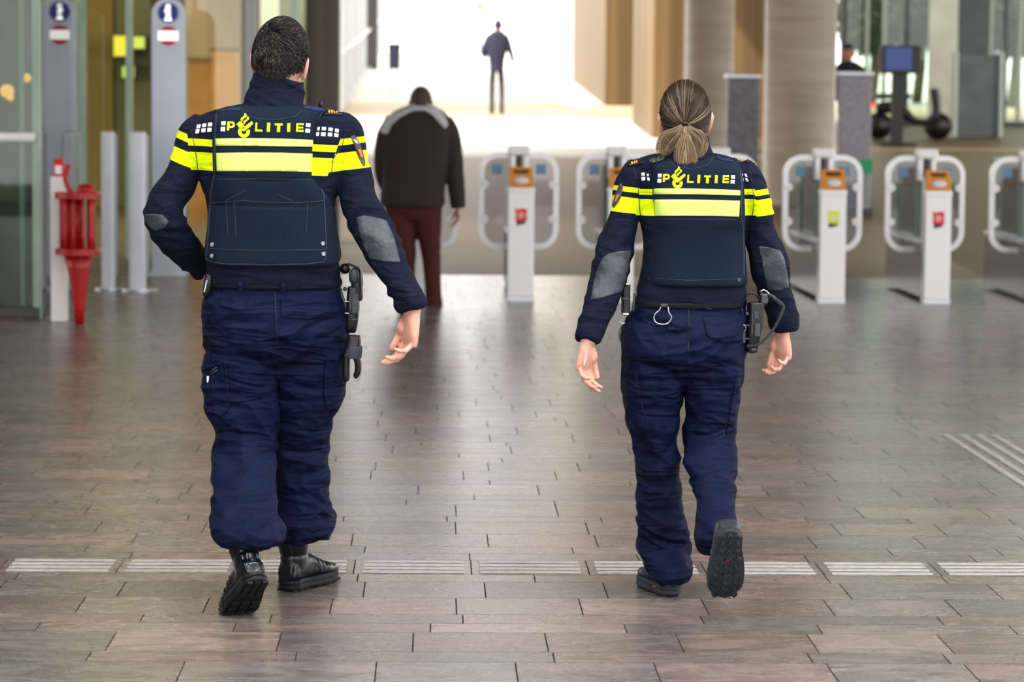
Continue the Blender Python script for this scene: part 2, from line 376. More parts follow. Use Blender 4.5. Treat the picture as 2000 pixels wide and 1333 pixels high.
# ---- rising paved forecourt beyond the hall
def ramp_mat():
    m = mat('forecourt_painted_light', (.44, .41, .36), .5, spec=.14)
    N = m.node_tree.nodes; L = m.node_tree.links; p = N['Principled BSDF']
    tc = N.new('ShaderNodeTexCoord'); s = N.new('ShaderNodeSeparateXYZ'); L.new(tc.outputs['Object'], s.inputs[0])
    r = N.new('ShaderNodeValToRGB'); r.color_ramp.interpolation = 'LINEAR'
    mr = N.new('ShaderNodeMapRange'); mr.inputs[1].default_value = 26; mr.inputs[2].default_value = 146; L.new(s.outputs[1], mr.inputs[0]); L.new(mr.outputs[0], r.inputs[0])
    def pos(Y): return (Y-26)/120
    els = [(26, (.20, .165, .13)), (28.5, (.30, .25, .19)), (31.6, (.26, .20, .14)), (32.8, (.15, .095, .05)), (38, (.19, .12, .06)), (43.0, (.17, .11, .055)), (44.5, (.55, .53, .5)), (54.5, (.58, .56, .53)), (55.5, (.36, .27, .17)), (61, (.42, .33, .22)), (62.5, (.62, .57, .5)), (75, (.7, .66, .6)), (76.2, (.5, .44, .36)), (77.5, (.74, .72, .7)), (90, (.75, .73, .7)), (91, (.5, .46, .4)), (92, (.8, .8, .8)), (140, (.8, .8, .8))]  # sun patches and shade bands painted into the paving by distance
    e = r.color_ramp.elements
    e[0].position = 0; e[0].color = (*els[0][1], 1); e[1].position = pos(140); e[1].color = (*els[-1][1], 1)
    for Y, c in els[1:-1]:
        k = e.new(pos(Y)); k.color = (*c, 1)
    gx_ = N.new('ShaderNodeMath'); gx_.operation = 'GREATER_THAN'; gx_.inputs[1].default_value = 5.2; L.new(s.outputs[0], gx_.inputs[0])  # shade on the right-hand side painted in as brown
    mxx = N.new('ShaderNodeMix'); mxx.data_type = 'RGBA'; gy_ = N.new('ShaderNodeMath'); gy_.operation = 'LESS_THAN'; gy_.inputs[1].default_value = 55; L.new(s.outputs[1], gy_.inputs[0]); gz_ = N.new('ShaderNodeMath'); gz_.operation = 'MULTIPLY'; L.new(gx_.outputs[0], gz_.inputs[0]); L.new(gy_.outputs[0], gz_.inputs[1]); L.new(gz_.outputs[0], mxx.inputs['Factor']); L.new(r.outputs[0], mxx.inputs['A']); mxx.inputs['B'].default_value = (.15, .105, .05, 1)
    n = N.new('ShaderNodeTexNoise'); n.inputs['Scale'].default_value = 3; n.inputs['Detail'].default_value = 5; L.new(tc.outputs['Object'], n.inputs['Vector'])
    m2 = N.new('ShaderNodeMapRange'); m2.inputs[3].default_value = .75; m2.inputs[4].default_value = 1.2; L.new(n.outputs['Fac'], m2.inputs[0])
    v = N.new('ShaderNodeVectorMath'); v.operation = 'SCALE'; L.new(mxx.outputs['Result'], v.inputs[0]); L.new(m2.outputs[0], v.inputs['Scale']); L.new(v.outputs[0], p.inputs['Base Color'])
    return m
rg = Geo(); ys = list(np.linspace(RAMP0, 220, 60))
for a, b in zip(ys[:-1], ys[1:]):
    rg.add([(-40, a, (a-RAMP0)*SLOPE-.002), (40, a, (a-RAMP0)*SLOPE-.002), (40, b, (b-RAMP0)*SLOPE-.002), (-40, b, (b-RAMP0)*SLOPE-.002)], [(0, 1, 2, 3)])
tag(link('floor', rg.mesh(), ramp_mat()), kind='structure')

# ---- roof over the hall
m_ceil = mat('ceiling_plaster', (.5, .47, .42), .8)
tag(link('ceiling', box2(-14, 14, -5, 43, 6.2, 6.6).mesh(), m_ceil), kind='structure')

tag(link('ceiling', box2(2.0, 30, 43, 53.4, 7.4, 7.8).mesh(), m_ceil), kind='structure')  # unseen canopy slab, added to keep sun off the forecourt's right side
tag(link('wall_left', box2(-7.4, -7.1, -4, 17, 0, 6.2).mesh(), mat('light_block_stone', (.16, .12, .08), .6, var=(1, .3))), kind='structure')  # unseen side wall, added to block sky light from the left
# ---- bronze piers and round concrete columns on the right
def pier_mat(name, c1, c2):
    m = mat(name, c1, .5); N = m.node_tree.nodes; L = m.node_tree.links; p = N['Principled BSDF']
    tc = N.new('ShaderNodeTexCoord'); mp = N.new('ShaderNodeMapping'); mp.inputs['Scale'].default_value = (1.6, 1.2, .02); L.new(tc.outputs['Object'], mp.inputs[0])
    n = N.new('ShaderNodeTexNoise'); n.inputs['Scale'].default_value = 1.7; n.inputs['Detail'].default_value = 4; L.new(mp.outputs[0], n.inputs[0])
    r = N.new('ShaderNodeValToRGB'); r.color_ramp.elements[0].position = .38; r.color_ramp.elements[0].color = (*c2, 1); r.color_ramp.elements[1].position = .62; r.color_ramp.elements[1].color = (*c1, 1)
    L.new(n.outputs[0], r.inputs[0]); L.new(r.outputs[0], p.inputs['Base Color']); return m
m_bronze = pier_mat('bronze_cladding', (.19, .115, .042), (.085, .05, .018))
m_cream = mat('cream_stone', (.72, .64, .5), .7, var=(1.2, .12))
def pier(x0, x1, y0, y1, m, label):
    g = box2(x0, x1, y0, y1, rz(y0)-.1, 9.5, bev=.03)
    n = int((y1-y0)/1.1)
    o = link('pier', g.mesh(), m); tag(o, label, 'pier', kind=None); return o
pier(3.83, 6.0, 48.9, 53.8, m_bronze, 'bronze-clad pier nearest the round concrete columns, first of the row')
pier(3.75, 5.2, 61.1, 75.6, m_bronze, 'wide bronze-clad pier, second of the row going away')
pier(3.85, 6.2, 92, 97, m_cream, 'cream stone pier beyond the two bronze piers')
pier(3.85, 6.2, 113, 118, m_cream, 'narrow-looking cream stone pier behind the first cream pier')
pier(3.85, 6.2, 136, 140, m_cream, 'furthest pale stone pier beside the white sky')
def conc_mat():
    m = mat('fair_faced_concrete', (.30, .26, .21), .45, bump=(30, .1, .01)); N = m.node_tree.nodes; L = m.node_tree.links; p = N['Principled BSDF']
    tc = N.new('ShaderNodeTexCoord'); mp = N.new('ShaderNodeMapping'); mp.inputs['Scale'].default_value = (.6, .6, 5); L.new(tc.outputs['Object'], mp.inputs[0])
    n = N.new('ShaderNodeTexNoise'); n.inputs['Scale'].default_value = 2; n.inputs['Detail'].default_value = 5; L.new(mp.outputs[0], n.inputs[0])
    r = N.new('ShaderNodeValToRGB'); r.color_ramp.elements[0].position = .3; r.color_ramp.elements[0].color = (.36, .31, .25, 1); r.color_ramp.elements[1].position = .7; r.color_ramp.elements[1].color = (.46, .41, .34, 1)
    L.new(n.outputs[0], r.inputs[0]); L.new(r.outputs[0], p.inputs['Base Color']); return m
m_conc = conc_mat()
def round_column(px, py, Y, r, label):
    c = at(px, py, Y); z0 = rz(Y)-.05
    g = loft([(Vector((c.x, Y, z0)), XA, YA, r*1.03, r*1.03, 2), (Vector((c.x, Y, z0+.12)), XA, YA, r*1.03, r*1.03, 2), (Vector((c.x, Y, z0+.13)), XA, YA, r, r, 2), (Vector((c.x, Y, 9)), XA, YA, r, r, 2)], 64, 1)
    tag(link('column', g.mesh(), m_conc, smooth=True), label, 'column')
round_column(1560, 300, 34.7, .445, 'large round concrete column behind the turnstile with the yellow sticker')
round_column(1382, 300, 40, .352, 'round concrete column beside the bronze piers, behind the blonde officer')

m_slate = mat('slate_panel', (.13, .135, .16), .5, var=(14, .35))
m_slate_l = mat('pale_slate', (.26, .26, .31), .5, var=(18, .3))
m_green = mat('green_sticker', (.01, .35, .13), .5)
def info_board(x0, x1, ytop, ybase, Y, mm, label, green=False):
    a = at(x0, ytop, Y); b = at(x1, ytop, Y); z0 = rz(Y)
    e = empty('information_board', ((a.x+b.x)/2, Y, z0), label, 'board')
    link('panel', box(((a.x+b.x)/2, Y+.1, (z0+a.z)/2), (b.x-a.x, .2, a.z-z0), bev=.02).mesh(), mm, e)
    link('cap', box(((a.x+b.x)/2, Y+.1, a.z+.02), (b.x-a.x+.04, .24, .05), bev=.01).mesh(), m_galv, e)
    link('plinth', box(((a.x+b.x)/2, Y+.1, z0+.04), (b.x-a.x+.06, .26, .1), bev=.01).mesh(), m_dgrey, e)
    if green:
        c = at(1690, 325, Y); link('green_label', box((c.x, Y-.006, c.z), (.17, .012, .17), bev=.004).mesh(), m_green, e, label='green square label')
m_galv = mat('galvanised', (.55, .58, .64), .35, metal=.6, var=(5, .1))
info_board(1422, 1484, 152, 0, 33.6, m_slate, 'dark grey slate board standing left of the large round column')
info_board(1642, 1704, 147, 0, 33.0, m_slate_l, 'pale slate board with a green label, right of the large round column', True)

# ---- glazed pavilion far right
m_glass = glass('clear_glass', (.86, .93, .9)); m_dglass = glass('dark_glass', (.35, .42, .38)); m_gglass = glass('green_glass', (.74, .84, .77))
m_teal = mat('teal_metal', (.045, .085, .09), .35, var=(3, .3)); m_pale = mat('pale_metal', (.55, .6, .55), .35)
m_olive = mat('olive_wall', (.16, .13, .06), .7, var=(1.5, .3))
def fac(px0, px1, Y, z1, m, name, label, cat, z0=None, dep=.15, group=None):
    a = at(px0, 300, Y).x; b = at(px1, 300, Y).x; z0 = rz(Y) if z0 is None else z0
    o = link(name, box2(a, b, Y, Y+dep, z0, z1, bev=.01).mesh(), m); return tag(o, label, cat, group)
e = empty('glass_pavilion', (at(1820, 300, 54).x, 54, rz(54)), 'tall glazed pavilion front with teal and pale uprights at the far right', 'glass front')
YF = 54.0
for (a, b, m) in [(1436, 1479, m_pale)]:
    pass
ups = [(1640, 1650, m_teal), (1688, 1694, m_pale), (1722, 1728, m_pale), (1762, 1772, m_teal), (1812, 1826, m_pale), (1868, 1925, m_teal), (1928, 1934, m_pale), (1958, 1964, m_teal), (1985, 1992, m_pale), (2030, 2050, m_teal), (2110, 2120, m_pale)]
for (a, b, m) in ups:
    xa, xb = at(a, 200, YF).x, at(b, 200, YF).x
    link('upright', box2(xa, xb, YF-.1, YF+.1, rz(YF), 7.5, bev=.01).mesh(), m, e)
xs = [1645, 1725, 1820, 1897, 1961, 2040, 2115]
for a, b in zip(xs[:-1], xs[1:]):
    xa, xb = at(a, 200, YF).x+.03, at(b, 200, YF).x-.03
    link('pane', box2(xa, xb, YF+.0, YF+.012, rz(YF)+.1, 7.4).mesh(), m_gglass, e)
link('sill', box2(at(1640, 200, YF).x, at(2125, 200, YF).x, YF-.16, YF+.16, rz(YF), rz(YF)+.09, bev=.01).mesh(), m_teal, e)
# frosted white bay and the lower glazed lobby
e = empty('glass_lobby', (at(1845, 250, 50).x, 50, rz(50)), 'low frosted glass lobby standing before the teal upright', 'glass lobby')
m_frost = mat('frosted_glass', (.62, .64, .52), .4, var=(1.5, .2))
m_lobby = mat('lobby_back', (.09, .12, .13), .4, var=(2, .3))
xa, xb = at(1812, 200, 50).x, at(1868, 200, 50).x
link('frosted_pane', box2(xa, xb, 50, 50.03, rz(50), 4.6, bev=.005).mesh(), m_frost, e)
xa, xb = at(1868, 200, 50).x, at(1955, 200, 50).x
link('grey_pane', box2(xa, xb, 50.1, 50.14, rz(50), 2.55, bev=.005).mesh(), m_lobby, e)
for px in (1866, 1955): link('post', box2(at(px, 200, 50).x-.03, at(px, 200, 50).x+.03, 49.95, 50.1, rz(50), 2.6).mesh(), m_pale, e)
# darker trees and objects beyond
m_leaf = mat('foliage', (.018, .032, .014), .7, var=(6, .5)); m_bark = mat('bark', (.06, .045, .03), .8)
def tree(px, Y, h, r, label, seed):
    rnd = random.Random(seed); c = at(px, 200, Y); z0 = rz(Y)
    e = empty('tree', (c.x, Y, z0), label, 'tree')
    link('trunk', tube([(c.x, Y, z0), (c.x+.1, Y, z0+h*.4), (c.x, Y, z0+h*.8)], .12, 8).mesh(), m_bark, e, smooth=True)
    g = Geo()
    for i in range(2600):
        d = Vector((rnd.gauss(0, 1), rnd.gauss(0, 1), rnd.gauss(0, .9))).normalized()*(r*rnd.random()**.4)*(1+.25*noise.noise(Vector((rnd.random()*9, i*.01, seed))))
        p = Vector((c.x, Y, z0+h*.72))+d; s = .13*rnd.uniform(.6, 1.4)
        u = Vector((rnd.gauss(0, 1), rnd.gauss(0, 1), rnd.gauss(0, 1))).normalized(); w = u.orthogonal().normalized()
        g.add([p-u*s, p+w*s*.5, p+u*s, p-w*s*.5], [(0, 1, 2, 3)])
    link('foliage', g.mesh(), m_leaf, e)
# ---- unseen glowing panels added under the hall ceiling as top fill
m_fill = mat('fill_diffuser', (.9, .9, .9), .5, emit=((1, .97, .93), 32))
for i, Y in enumerate((1.0, 4.5, 8.0)):
    for X in (-2.5, 2.0, 6.5):
        e = empty('fill_lamp', (X, Y, 6.2), 'square white fill panel added under the hall ceiling', 'fill lamp', 'added fill panels under the hall ceiling')
        link('fill_panel_frame', box((X, Y, 6.17), (1.3, 1.3, .06), bev=.01).mesh(), m_galv, e); link('fill_panel_diffuser', box((X, Y, 6.135), (1.2, 1.2, .02)).mesh(), m_fill, e)
tree(1700, 62, 2.7, .8, 'small dark leafy tree beyond the glass, right of the large round column', 3)
tree(1790, 64, 3.0, .95, 'broad dark leafy tree behind the middle of the glass front', 4)
tree(1975, 62, 2.6, .75, 'small dark leafy tree behind the right end of the glass front', 5)
m_blue = mat('blue_screen', (.02, .06, .25), .3, emit=((.03, .08, .3), .15)); m_red = mat('red_light', (.7, .02, .01), .5, emit=((1, .05, .02), 1.5))
e = empty('blue_kiosk', (at(1757, 180, 47).x, 47, rz(47)), 'dark kiosk with a blue screen in front of the glass pavilion', 'kiosk')
c = at(1757, 116, 47)
link('casing', box2(c.x-.30, c.x+.38, 47.02, 47.3, c.z-.24, c.z+.24, bev=.02).mesh(), m_black, e)
link('screen', box2(c.x-.24, c.x+.2, 46.99, 47.03, c.z-.18, c.z+.2, bev=.005).mesh(), m_blue, e, label='blue screen')
link('stand', box2(c.x-.1, c.x+.1, 47.1, 47.2, rz(47), c.z-.2).mesh(), m_black, e)
link('base', box2(c.x-.3, c.x+.3, 46.95, 47.35, rz(47), rz(47)+.06, bev=.01).mesh(), m_black, e)
# scooter parked behind the kiosk
e = empty('motor_scooter', (at(1775, 180, 49).x, 49, rz(49)), 'black motor scooter parked right of the blue kiosk', 'scooter')
c = at(1778, 183, 49); z = rz(49)
for dx in (-.55, .5): link('wheel', cyl((c.x+dx, 48.94, z+.24), (c.x+dx, 49.06, z+.24), .24, 24).mesh(), m_black, e, smooth=True)
link('body', remesh([limbp([(Vector((c.x-.6, 49, z+.55)), .09, .1), (Vector((c.x-.2, 49, z+.55)), .13, .16), (Vector((c.x+.1, 49, z+.32)), .07, .16), (Vector((c.x+.45, 49, z+.4)), .08, .14), (Vector((c.x+.42, 49, z+.9)), .08, .12)])], .03, 2).mesh() if False else remesh([limbp([(Vector((c.x-.6, 49, z+.55)), .09, .1), (Vector((c.x-.2, 49, z+.55)), .13, .16), (Vector((c.x+.1, 49, z+.32)), .07, .16), (Vector((c.x+.45, 49, z+.4)), .08, .14), (Vector((c.x+.42, 49, z+.9)), .08, .12)])], .03, 2), m_black, e, smooth=True)
link('seat', box((c.x-.3, 49, z+.76), (.62, .26, .1), bev=.04).mesh(), m_dgrey, e)
link('handlebar', tube([(c.x+.36, 48.7, z+1.02), (c.x+.4, 49, z+1.0), (c.x+.36, 49.3, z+1.02)], .02).mesh(), m_steel, e)
link('tail_light', ball((c.x-.68, 48.93, z+.6), .04).mesh(), m_red, e, label='red tail light')

# ---- glass wall running away on the left of the passage
m_alu = mat('aluminium', (.62, .64, .66), .3, metal=.7); m_dmet = mat('dark_mullion', (.05, .05, .05), .4)
e = empty('glass_wall', (-1.9, 56, rz(56)), 'long glass wall with dark uprights running away left of the passage', 'glass wall')
yy = [56, 60, 64.5, 70, 76, 83, 91, 100]
for i, Y in enumerate(yy):
    w = .22 if Y in (83,) else .05
    link('upright', box2(-1.95, -1.95+.08+w, Y-.05, Y+.05+w*4, rz(Y), 8, bev=.005).mesh(), m_dmet if Y == 83 else m_alu, e)
for a, b in zip(yy[:-1], yy[1:]):
    g = Geo(); g.add([(-1.92, a+.08, rz(a)), (-1.92, b-.08, rz(b)), (-1.92, b-.08, 8), (-1.92, a+.08, 8), (-1.905, a+.08, rz(a)), (-1.905, b-.08, rz(b)), (-1.905, b-.08, 8), (-1.905, a+.08, 8)],
                     [(0, 1, 2, 3), (7, 6, 5, 4), (0, 4, 5, 1), (1, 5, 6, 2), (2, 6, 7, 3), (3, 7, 4, 0)])
    link('pane', g.mesh(), m_glass, e)
for zz in (.05, 1.2):
    g = Geo(); g.merge(sweep_rect([Vector((-1.87, 56, rz(56)+zz)), Vector((-1.87, 100, rz(100)+zz))], .06, .06)); link('rail', g.mesh(), m_alu, e)

# ---- dark stone column behind the male officer
m_dcol = pier_mat('dark_marble', (.10, .075, .06), (.03, .024, .022))
tag(link('column', box2(at(597, 300, 29).x, at(661, 300, 29).x, 29, 29.5, 0, 8, bev=.02).mesh(), m_dcol), 'dark brown marble column right behind the male officer', 'column')

# ---- left-hand building: glass front, interior wall and counters
YB = 33.5
def ipanel(px0, px1, y0, y1, col, name, label, cat, Y=YB, emit=None, dep=.12, rough=.5, group=None):
    m = mat(name, col, rough, var=(1.2, .3), emit=emit)
    a = at(px0, (y0+y1)/2, Y); b = at(px1, (y0+y1)/2, Y); zt = at(px0, y0, Y).z; zb = at(px0, y1, Y).z if y1 is not None and y1 < 600 else 0
    g = box2(a.x, b.x, Y, Y+dep, zb, zt, bev=.01)
    return tag(link(name, g.mesh(), m), label, cat, group)
m_gold = m_gold
for i, (X, Y) in enumerate(((-6.2, 30), (-4.6, 30), (-3.0, 30), (-1.9, 31), (-5.4, 32), (-3.8, 32))):  # warm lamps above the view, added to brighten the interior
    e = empty('fill_lamp', (X, Y, 5.2), 'warm round fill lamp added inside the left-hand building', 'fill lamp', 'warm fill lamps added inside the left-hand building')
    link('fill_lamp_shade', cyl((X, Y, 5.12), (X, Y, 5.2), .2, 24).mesh(), m_dgrey, e); link('fill_lamp_bulb', cyl((X, Y, 5.10), (X, Y, 5.12), .18, 24).mesh(), mat('warm_fill_bulb', (1, .8, .5), .5, emit=((1, .74, .42), 90)), e); link('fill_lamp_cord', cyl((X, Y, 5.2), (X, Y, 6.2), .006, 8).mesh(), m_black, e)
tag(link('wall_left', box2(-12, -1.3, YB+.6, YB+.8, 0, 8).mesh(), mat('interior_wall', (.20, .15, .06), .6, var=(.8, .4))), kind='structure')
for (a, b, c, lab, em) in [(-60, 62, (.05, .05, .025), 'dark olive wall panel at the far left inside the building', None),
                       (66, 150, (.10, .075, .03), 'brown wall panel behind the left information totem', None),
                       (160, 222, (.24, .14, .025), 'tall golden-brown wall panel left of the yellow light boxes', None),
                       (226, 296, (.13, .115, .045), 'olive wall panel carrying the yellow light boxes', None),
                       (362, 405, (.42, .29, .16), 'pale tan wall panel right of the grey totem', None),
                       (405, 470, (.36, .25, .15), 'tan wall panel beside the orange counter', None),
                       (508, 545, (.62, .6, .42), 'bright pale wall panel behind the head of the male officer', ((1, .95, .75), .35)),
                       (548, 596, (.26, .27, .12), 'green-gold wall panel beside the dark marble column', None)]:
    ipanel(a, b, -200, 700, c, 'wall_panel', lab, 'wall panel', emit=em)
m_yl = mat('yellow_light', (.8, .6, .05), .4, emit=((1, .78, .06), .75)); m_yg = mat('yellow_green_light', (.5, .6, .1), .4, emit=((.7, .8, .1), .5))
def lightbox(px0, px1, y0, y1, m, label, Y=YB-.35):
    a = at(px0, y0, Y); b = at(px1, y1, Y)
    e = empty('light_box', ((a.x+b.x)/2, Y, b.z), label, 'light box')
    link('lit_panel', box2(a.x, b.x, Y, Y+.03, b.z, a.z, bev=.004).mesh(), m, e)
    link('casing', box2(a.x-.02, b.x+.02, Y+.03, YB+.02, b.z-.02, a.z+.02, bev=.01).mesh(), m_dmet, e)
lightbox(222, 250, 70, 110, m_yl, 'bright yellow light box above the pair of grey posts')
lightbox(260, 282, 72, 95, m_yg, 'small yellow-green light box right of the bright yellow one')
lightbox(238, 262, 130, 152, m_yg, 'small green light box below the bright yellow one')
lightbox(0, 50, 64, 80, m_yg, 'long thin yellow-green light strip in the glass box at far left')
lightbox(84, 150, 78, 106, m_yl, 'wide yellow light box behind the left information totem')
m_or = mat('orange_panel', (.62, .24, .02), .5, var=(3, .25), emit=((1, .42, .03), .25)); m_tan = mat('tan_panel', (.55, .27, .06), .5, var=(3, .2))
def counter(px0, px1, y0, Y, m, label, y1=None):
    a = at(px0, y0, Y); b = at(px1, y0, Y); e = empty('service_counter', ((a.x+b.x)/2, Y, 0), label, 'counter')
    link('body', box2(a.x, b.x, Y, Y+.5, 0, a.z, bev=.01).mesh(), m, e)
    link('top', box2(a.x-.03, b.x+.03, Y-.03, Y+.53, a.z, a.z+.04, bev=.01).mesh(), mat('counter_top', (.3, .2, .1), .4), e)
    link('plinth', box2(a.x-.01, b.x+.01, Y-.01, Y+.5, 0, .1).mesh(), m_dmet, e)
counter(368, 413, 118, 31.5, m_tan, 'tan vending cabinet inside the building, right of the grey totem')
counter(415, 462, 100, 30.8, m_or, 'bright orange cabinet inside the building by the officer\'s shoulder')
# door frame uprights of the glass front
m_gedge = mat('green_glass_edge', (.30, .42, .34), .25, var=(2, .2))
def upright(px, w, Y, label, m=m_alu, z1=7.0, name='glass_fin', z0=0):
    c = at(px, 300, Y); h = w*Y/F/2
    return tag(link(name, box2(c.x-h, c.x+h, Y-.06, Y+.12, z0, z1, bev=.008).mesh(), m), label, 'upright')
upright(490, 24, 28.2, 'pale metal door upright left of the male officer\'s head', mat('pale_upright', (.5, .52, .55), .35, var=(2, .1)))
upright(162, 14, 27.4, 'green-edged glass fin right of the left information totem', m_gedge)
upright(253, 12, 27.4, 'green-edged glass fin between the two information totems', m_gedge)
upright(575, 14, 28.2, 'green-edged glass fin left of the dark marble column', m_gedge)
for i, (a, b, lab) in enumerate([(-10, 160, 'glass pane behind the left information totem'), (165, 250, 'glass pane behind the first grey post'), (256, 478, 'wide glass pane behind the grey totem'), (503, 596, 'glass pane behind the male officer')]):
    Y = 27.4; xa, xb = at(a, 300, Y).x, at(b, 300, Y).x
    tag(link('window_%d' % (i+1), box2(xa+.02, xb-.02, Y, Y+.012, .02, 7).mesh(), m_gglass if i < 2 else m_glass), kind='structure')
# ---- dark glass lift box at far left
YL = 20.6
xR = at(72, 300, YL).x
e = empty('glass_enclosure', (xR-1.5, YL, 0), 'dark glass enclosure with a white handrail at the far left edge', 'glass enclosure')
m_dpan = mat('dark_lower_panel', (.02, .026, .022), .25, var=(2, .4)); m_shaft = mat('dark_interior', (.07, .055, .022), .6, var=(2.5, .8))
link('front_pane', box2(xR-3, xR-.03, YL, YL+.015, 0, 5.5).mesh(), m_gglass, e)
link('side_pane', box2(xR-.015, xR, YL+.05, YL+2.5, 0, 5.5).mesh(), m_gglass, e)
link('corner_post', box2(xR-.03, xR+.03, YL-.03, YL+.04, 0, 5.5, bev=.006).mesh(), m_gedge, e)
c = at(40, 300, YL); link('post', box2(c.x-.018, c.x+.018, YL+.05, YL+.1, 0, 5.5, bev=.006).mesh(), m_gedge, e)
a = at(20, 400, YL).z
link('lower_panel', box2(xR-3, xR-.04, YL+.1, YL+.2, 0.08, a, bev=.01).mesh(), m_dpan, e)
link('back_panel', box2(xR-3, xR-.2, YL+2.3, YL+2.4, 0, 5.5).mesh(), m_shaft, e)
link('plinth', box2(xR-3, xR+.02, YL-.05, YL+.3, 0, .08, bev=.01).mesh(), m_dmet, e)
a = at(30, 268, YL-.1)
link('handrail', cyl((xR-3, YL-.1, a.z), (xR+.0, YL-.1, a.z), .035, 20).mesh(), mat('white_rail', (.8, .82, .82), .3), e, smooth=True, label='white round handrail')
m_ol = mat('orange_lamp', (.8, .35, .05), .5, emit=((1, .45, .08), .9))
for (px, py, r) in [(14, 178, .055), (52, 152, .035), (20, 190, .03)]:
    c = at(px, py, YL+1.6); link('lamp', ball(c, r).mesh(), m_ol, e, smooth=True, label='small orange lamp')
    link('lamp_stem', cyl((c.x, c.y, c.z), (c.x, c.y, 3.4), .008, 8).mesh(), m_dmet, e)

# ---- grey posts of the open gateway
m_post = mat('pale_grey_post', (.66, .68, .76), .3, metal=.15, var=(3, .06)); m_postd = mat('grey_post_groove', (.3, .33, .4), .3, metal=.3)
m_pw = mat('white_post', (.78, .8, .78), .35)
def gatepost(px, w, ytop, ybase, label, grp=None):
    c = gnd(px, ybase); Y = c.y; z = at(px, ytop, Y).z; h = w*Y/F/2
    e = empty('barrier_post', (c.x, Y, 0), label, 'post')
    link('shaft', loft([(Vector((c.x-h*.12, Y, 0)), XA, YA, h*.84, .055, 6), (Vector((c.x-h*.12, Y, z-.012)), XA, YA, h*.84, .055, 6), (Vector((c.x-h*.12, Y, z)), XA, YA, h*.72, .045, 6)], 32, 1).mesh(), m_post, e, smooth=False)
    link('side_channel', box((c.x+h*.82, Y+.02, z/2+.04), (h*.32, .06, z-.14), bev=.004).mesh(), m_postd, e)
    link('base_plate', cyl((c.x, Y, 0), (c.x, Y, .018), h*1.9, 24).mesh(), m_galv, e)
gatepost(214, 30, 257, 566, 'slim pale grey post, the left of the free-standing pair')
gatepost(272, 38, 257, 568, 'wider pale grey post, the right of the free-standing pair')
gatepost(88, 26, 258, 562, 'pale grey post just right of the dark glass enclosure')
gatepost(150, 16, 258, 560, 'thin grey post directly behind the red metal basket')
# ---- information totems
m_tot = mat('totem_metal', (.50, .55, .66), .32, metal=.35, var=(1.5, .1)); m_ib = mat('blue_disc', (.005, .03, .30), .4); m_rd = mat('red_disc', (.55, .01, .02), .4)
m_signlit = mat('backlit_white', (.9, .9, .9), .5, emit=((1, .98, .95), 1.0))
def totem(px, w, Y, ytop, label):
    c = at(px, 300, Y); h = w*Y/F/2; zt = at(px, ytop, Y).z
    e = empty('information_totem', (c.x, Y, 0), label, 'totem')
    pts = [(-h, .04), (-h, zt-h)]+[(-h*math.cos(math.pi*k/16), zt-h+h*math.sin(math.pi*k/16)) for k in range(1, 16)]+[(h, zt-h), (h, .04)]
    g = Geo(); n = len(pts)
    V = [(c.x+p[0], Y, p[1]) for p in pts]+[(c.x+p[0], Y+.14, p[1]) for p in pts]
    g.add(V, [tuple(range(n)), tuple(range(2*n-1, n-1, -1))]+[((k+1) % n, k, k+n, (k+1) % n+n) for k in range(n)])
    link('body', g.mesh(), m_tot, e)
    link('foot_plate', box((c.x, Y+.07, .02), (2.2*h, .22, .04), bev=.006).mesh(), m_galv, e)
    ci = at(px, 25, Y); r = 20*Y/F
    dd = cyl((c.x, Y-.008, ci.z), (c.x, Y, ci.z), r, 32).mesh(); d = link('information_disc', dd, m_ib, e, label='dark blue round disc with a white letter i')
    gi = Geo(); gi.merge(box((c.x, Y-.012, ci.z-r*.22), (r*.42, .006, r*1.0), bev=.001)); gi.merge(cyl((c.x, Y-.015, ci.z+r*.58), (c.x, Y-.009, ci.z+r*.58), r*.25, 20))
    gi.merge(box((c.x-r*.16, Y-.012, ci.z+r*.2), (r*.4, .006, r*.16), bev=.001)); gi.merge(box((c.x, Y-.012, ci.z-r*.66), (r*.75, .006, r*.16), bev=.001))
    link('letter_i', gi.mesh(), m_signlit, d)
    cr2 = at(px, 70, Y); d = link('no_entry_disc', cyl((c.x, Y-.008, cr2.z), (c.x, Y, cr2.z), 19*Y/F, 32).mesh(), m_rd, e, label='red round disc with a white bar')
    link('white_bar', box((c.x, Y-.012, cr2.z), (38*Y/F, .008, 18*Y/F), bev=.002).mesh(), m_signlit, d)
totem(329, 64, 25.6, -4, 'tall pale grey information totem standing clear beside the male officer\'s arm')
totem(115, 60, 26.2, -2, 'tall grey information totem behind the red metal basket at the left')
# ---- white plank post and red basket stand
c = gnd(117, 628)
e = empty('white_post', (c.x, c.y, 0), 'narrow white square post standing left of the red metal basket', 'post')
zt = at(117, 345, c.y).z; h = 31*c.y/F/2
link('shaft', box((c.x, c.y, zt/2), (2*h, .10, zt), bev=.008).mesh(), m_pw, e)
link('red_cap', box((c.x, c.y, zt+.06), (1.3*h, .09, .14), bev=.02).mesh(), m_rd, e, label='red cap with a pale panel')
link('pale_panel', box((c.x, c.y-.047, zt+.05), (.8*h, .006, .06), bev=.001).mesh(), m_white, e)
m_redm = mat('red_paint', (.36, .004, .007), .42, var=(5, .25))
c = gnd(156, 628); Y = c.y-.26
e = empty('red_metal_basket', (c.x, Y, 0), 'red painted metal basket stand with two round flanges beside the white post', 'stand')
def zz(py): return at(150, py, Y).z
def xx(px): return at(px, 400, Y).x
s = Y/F
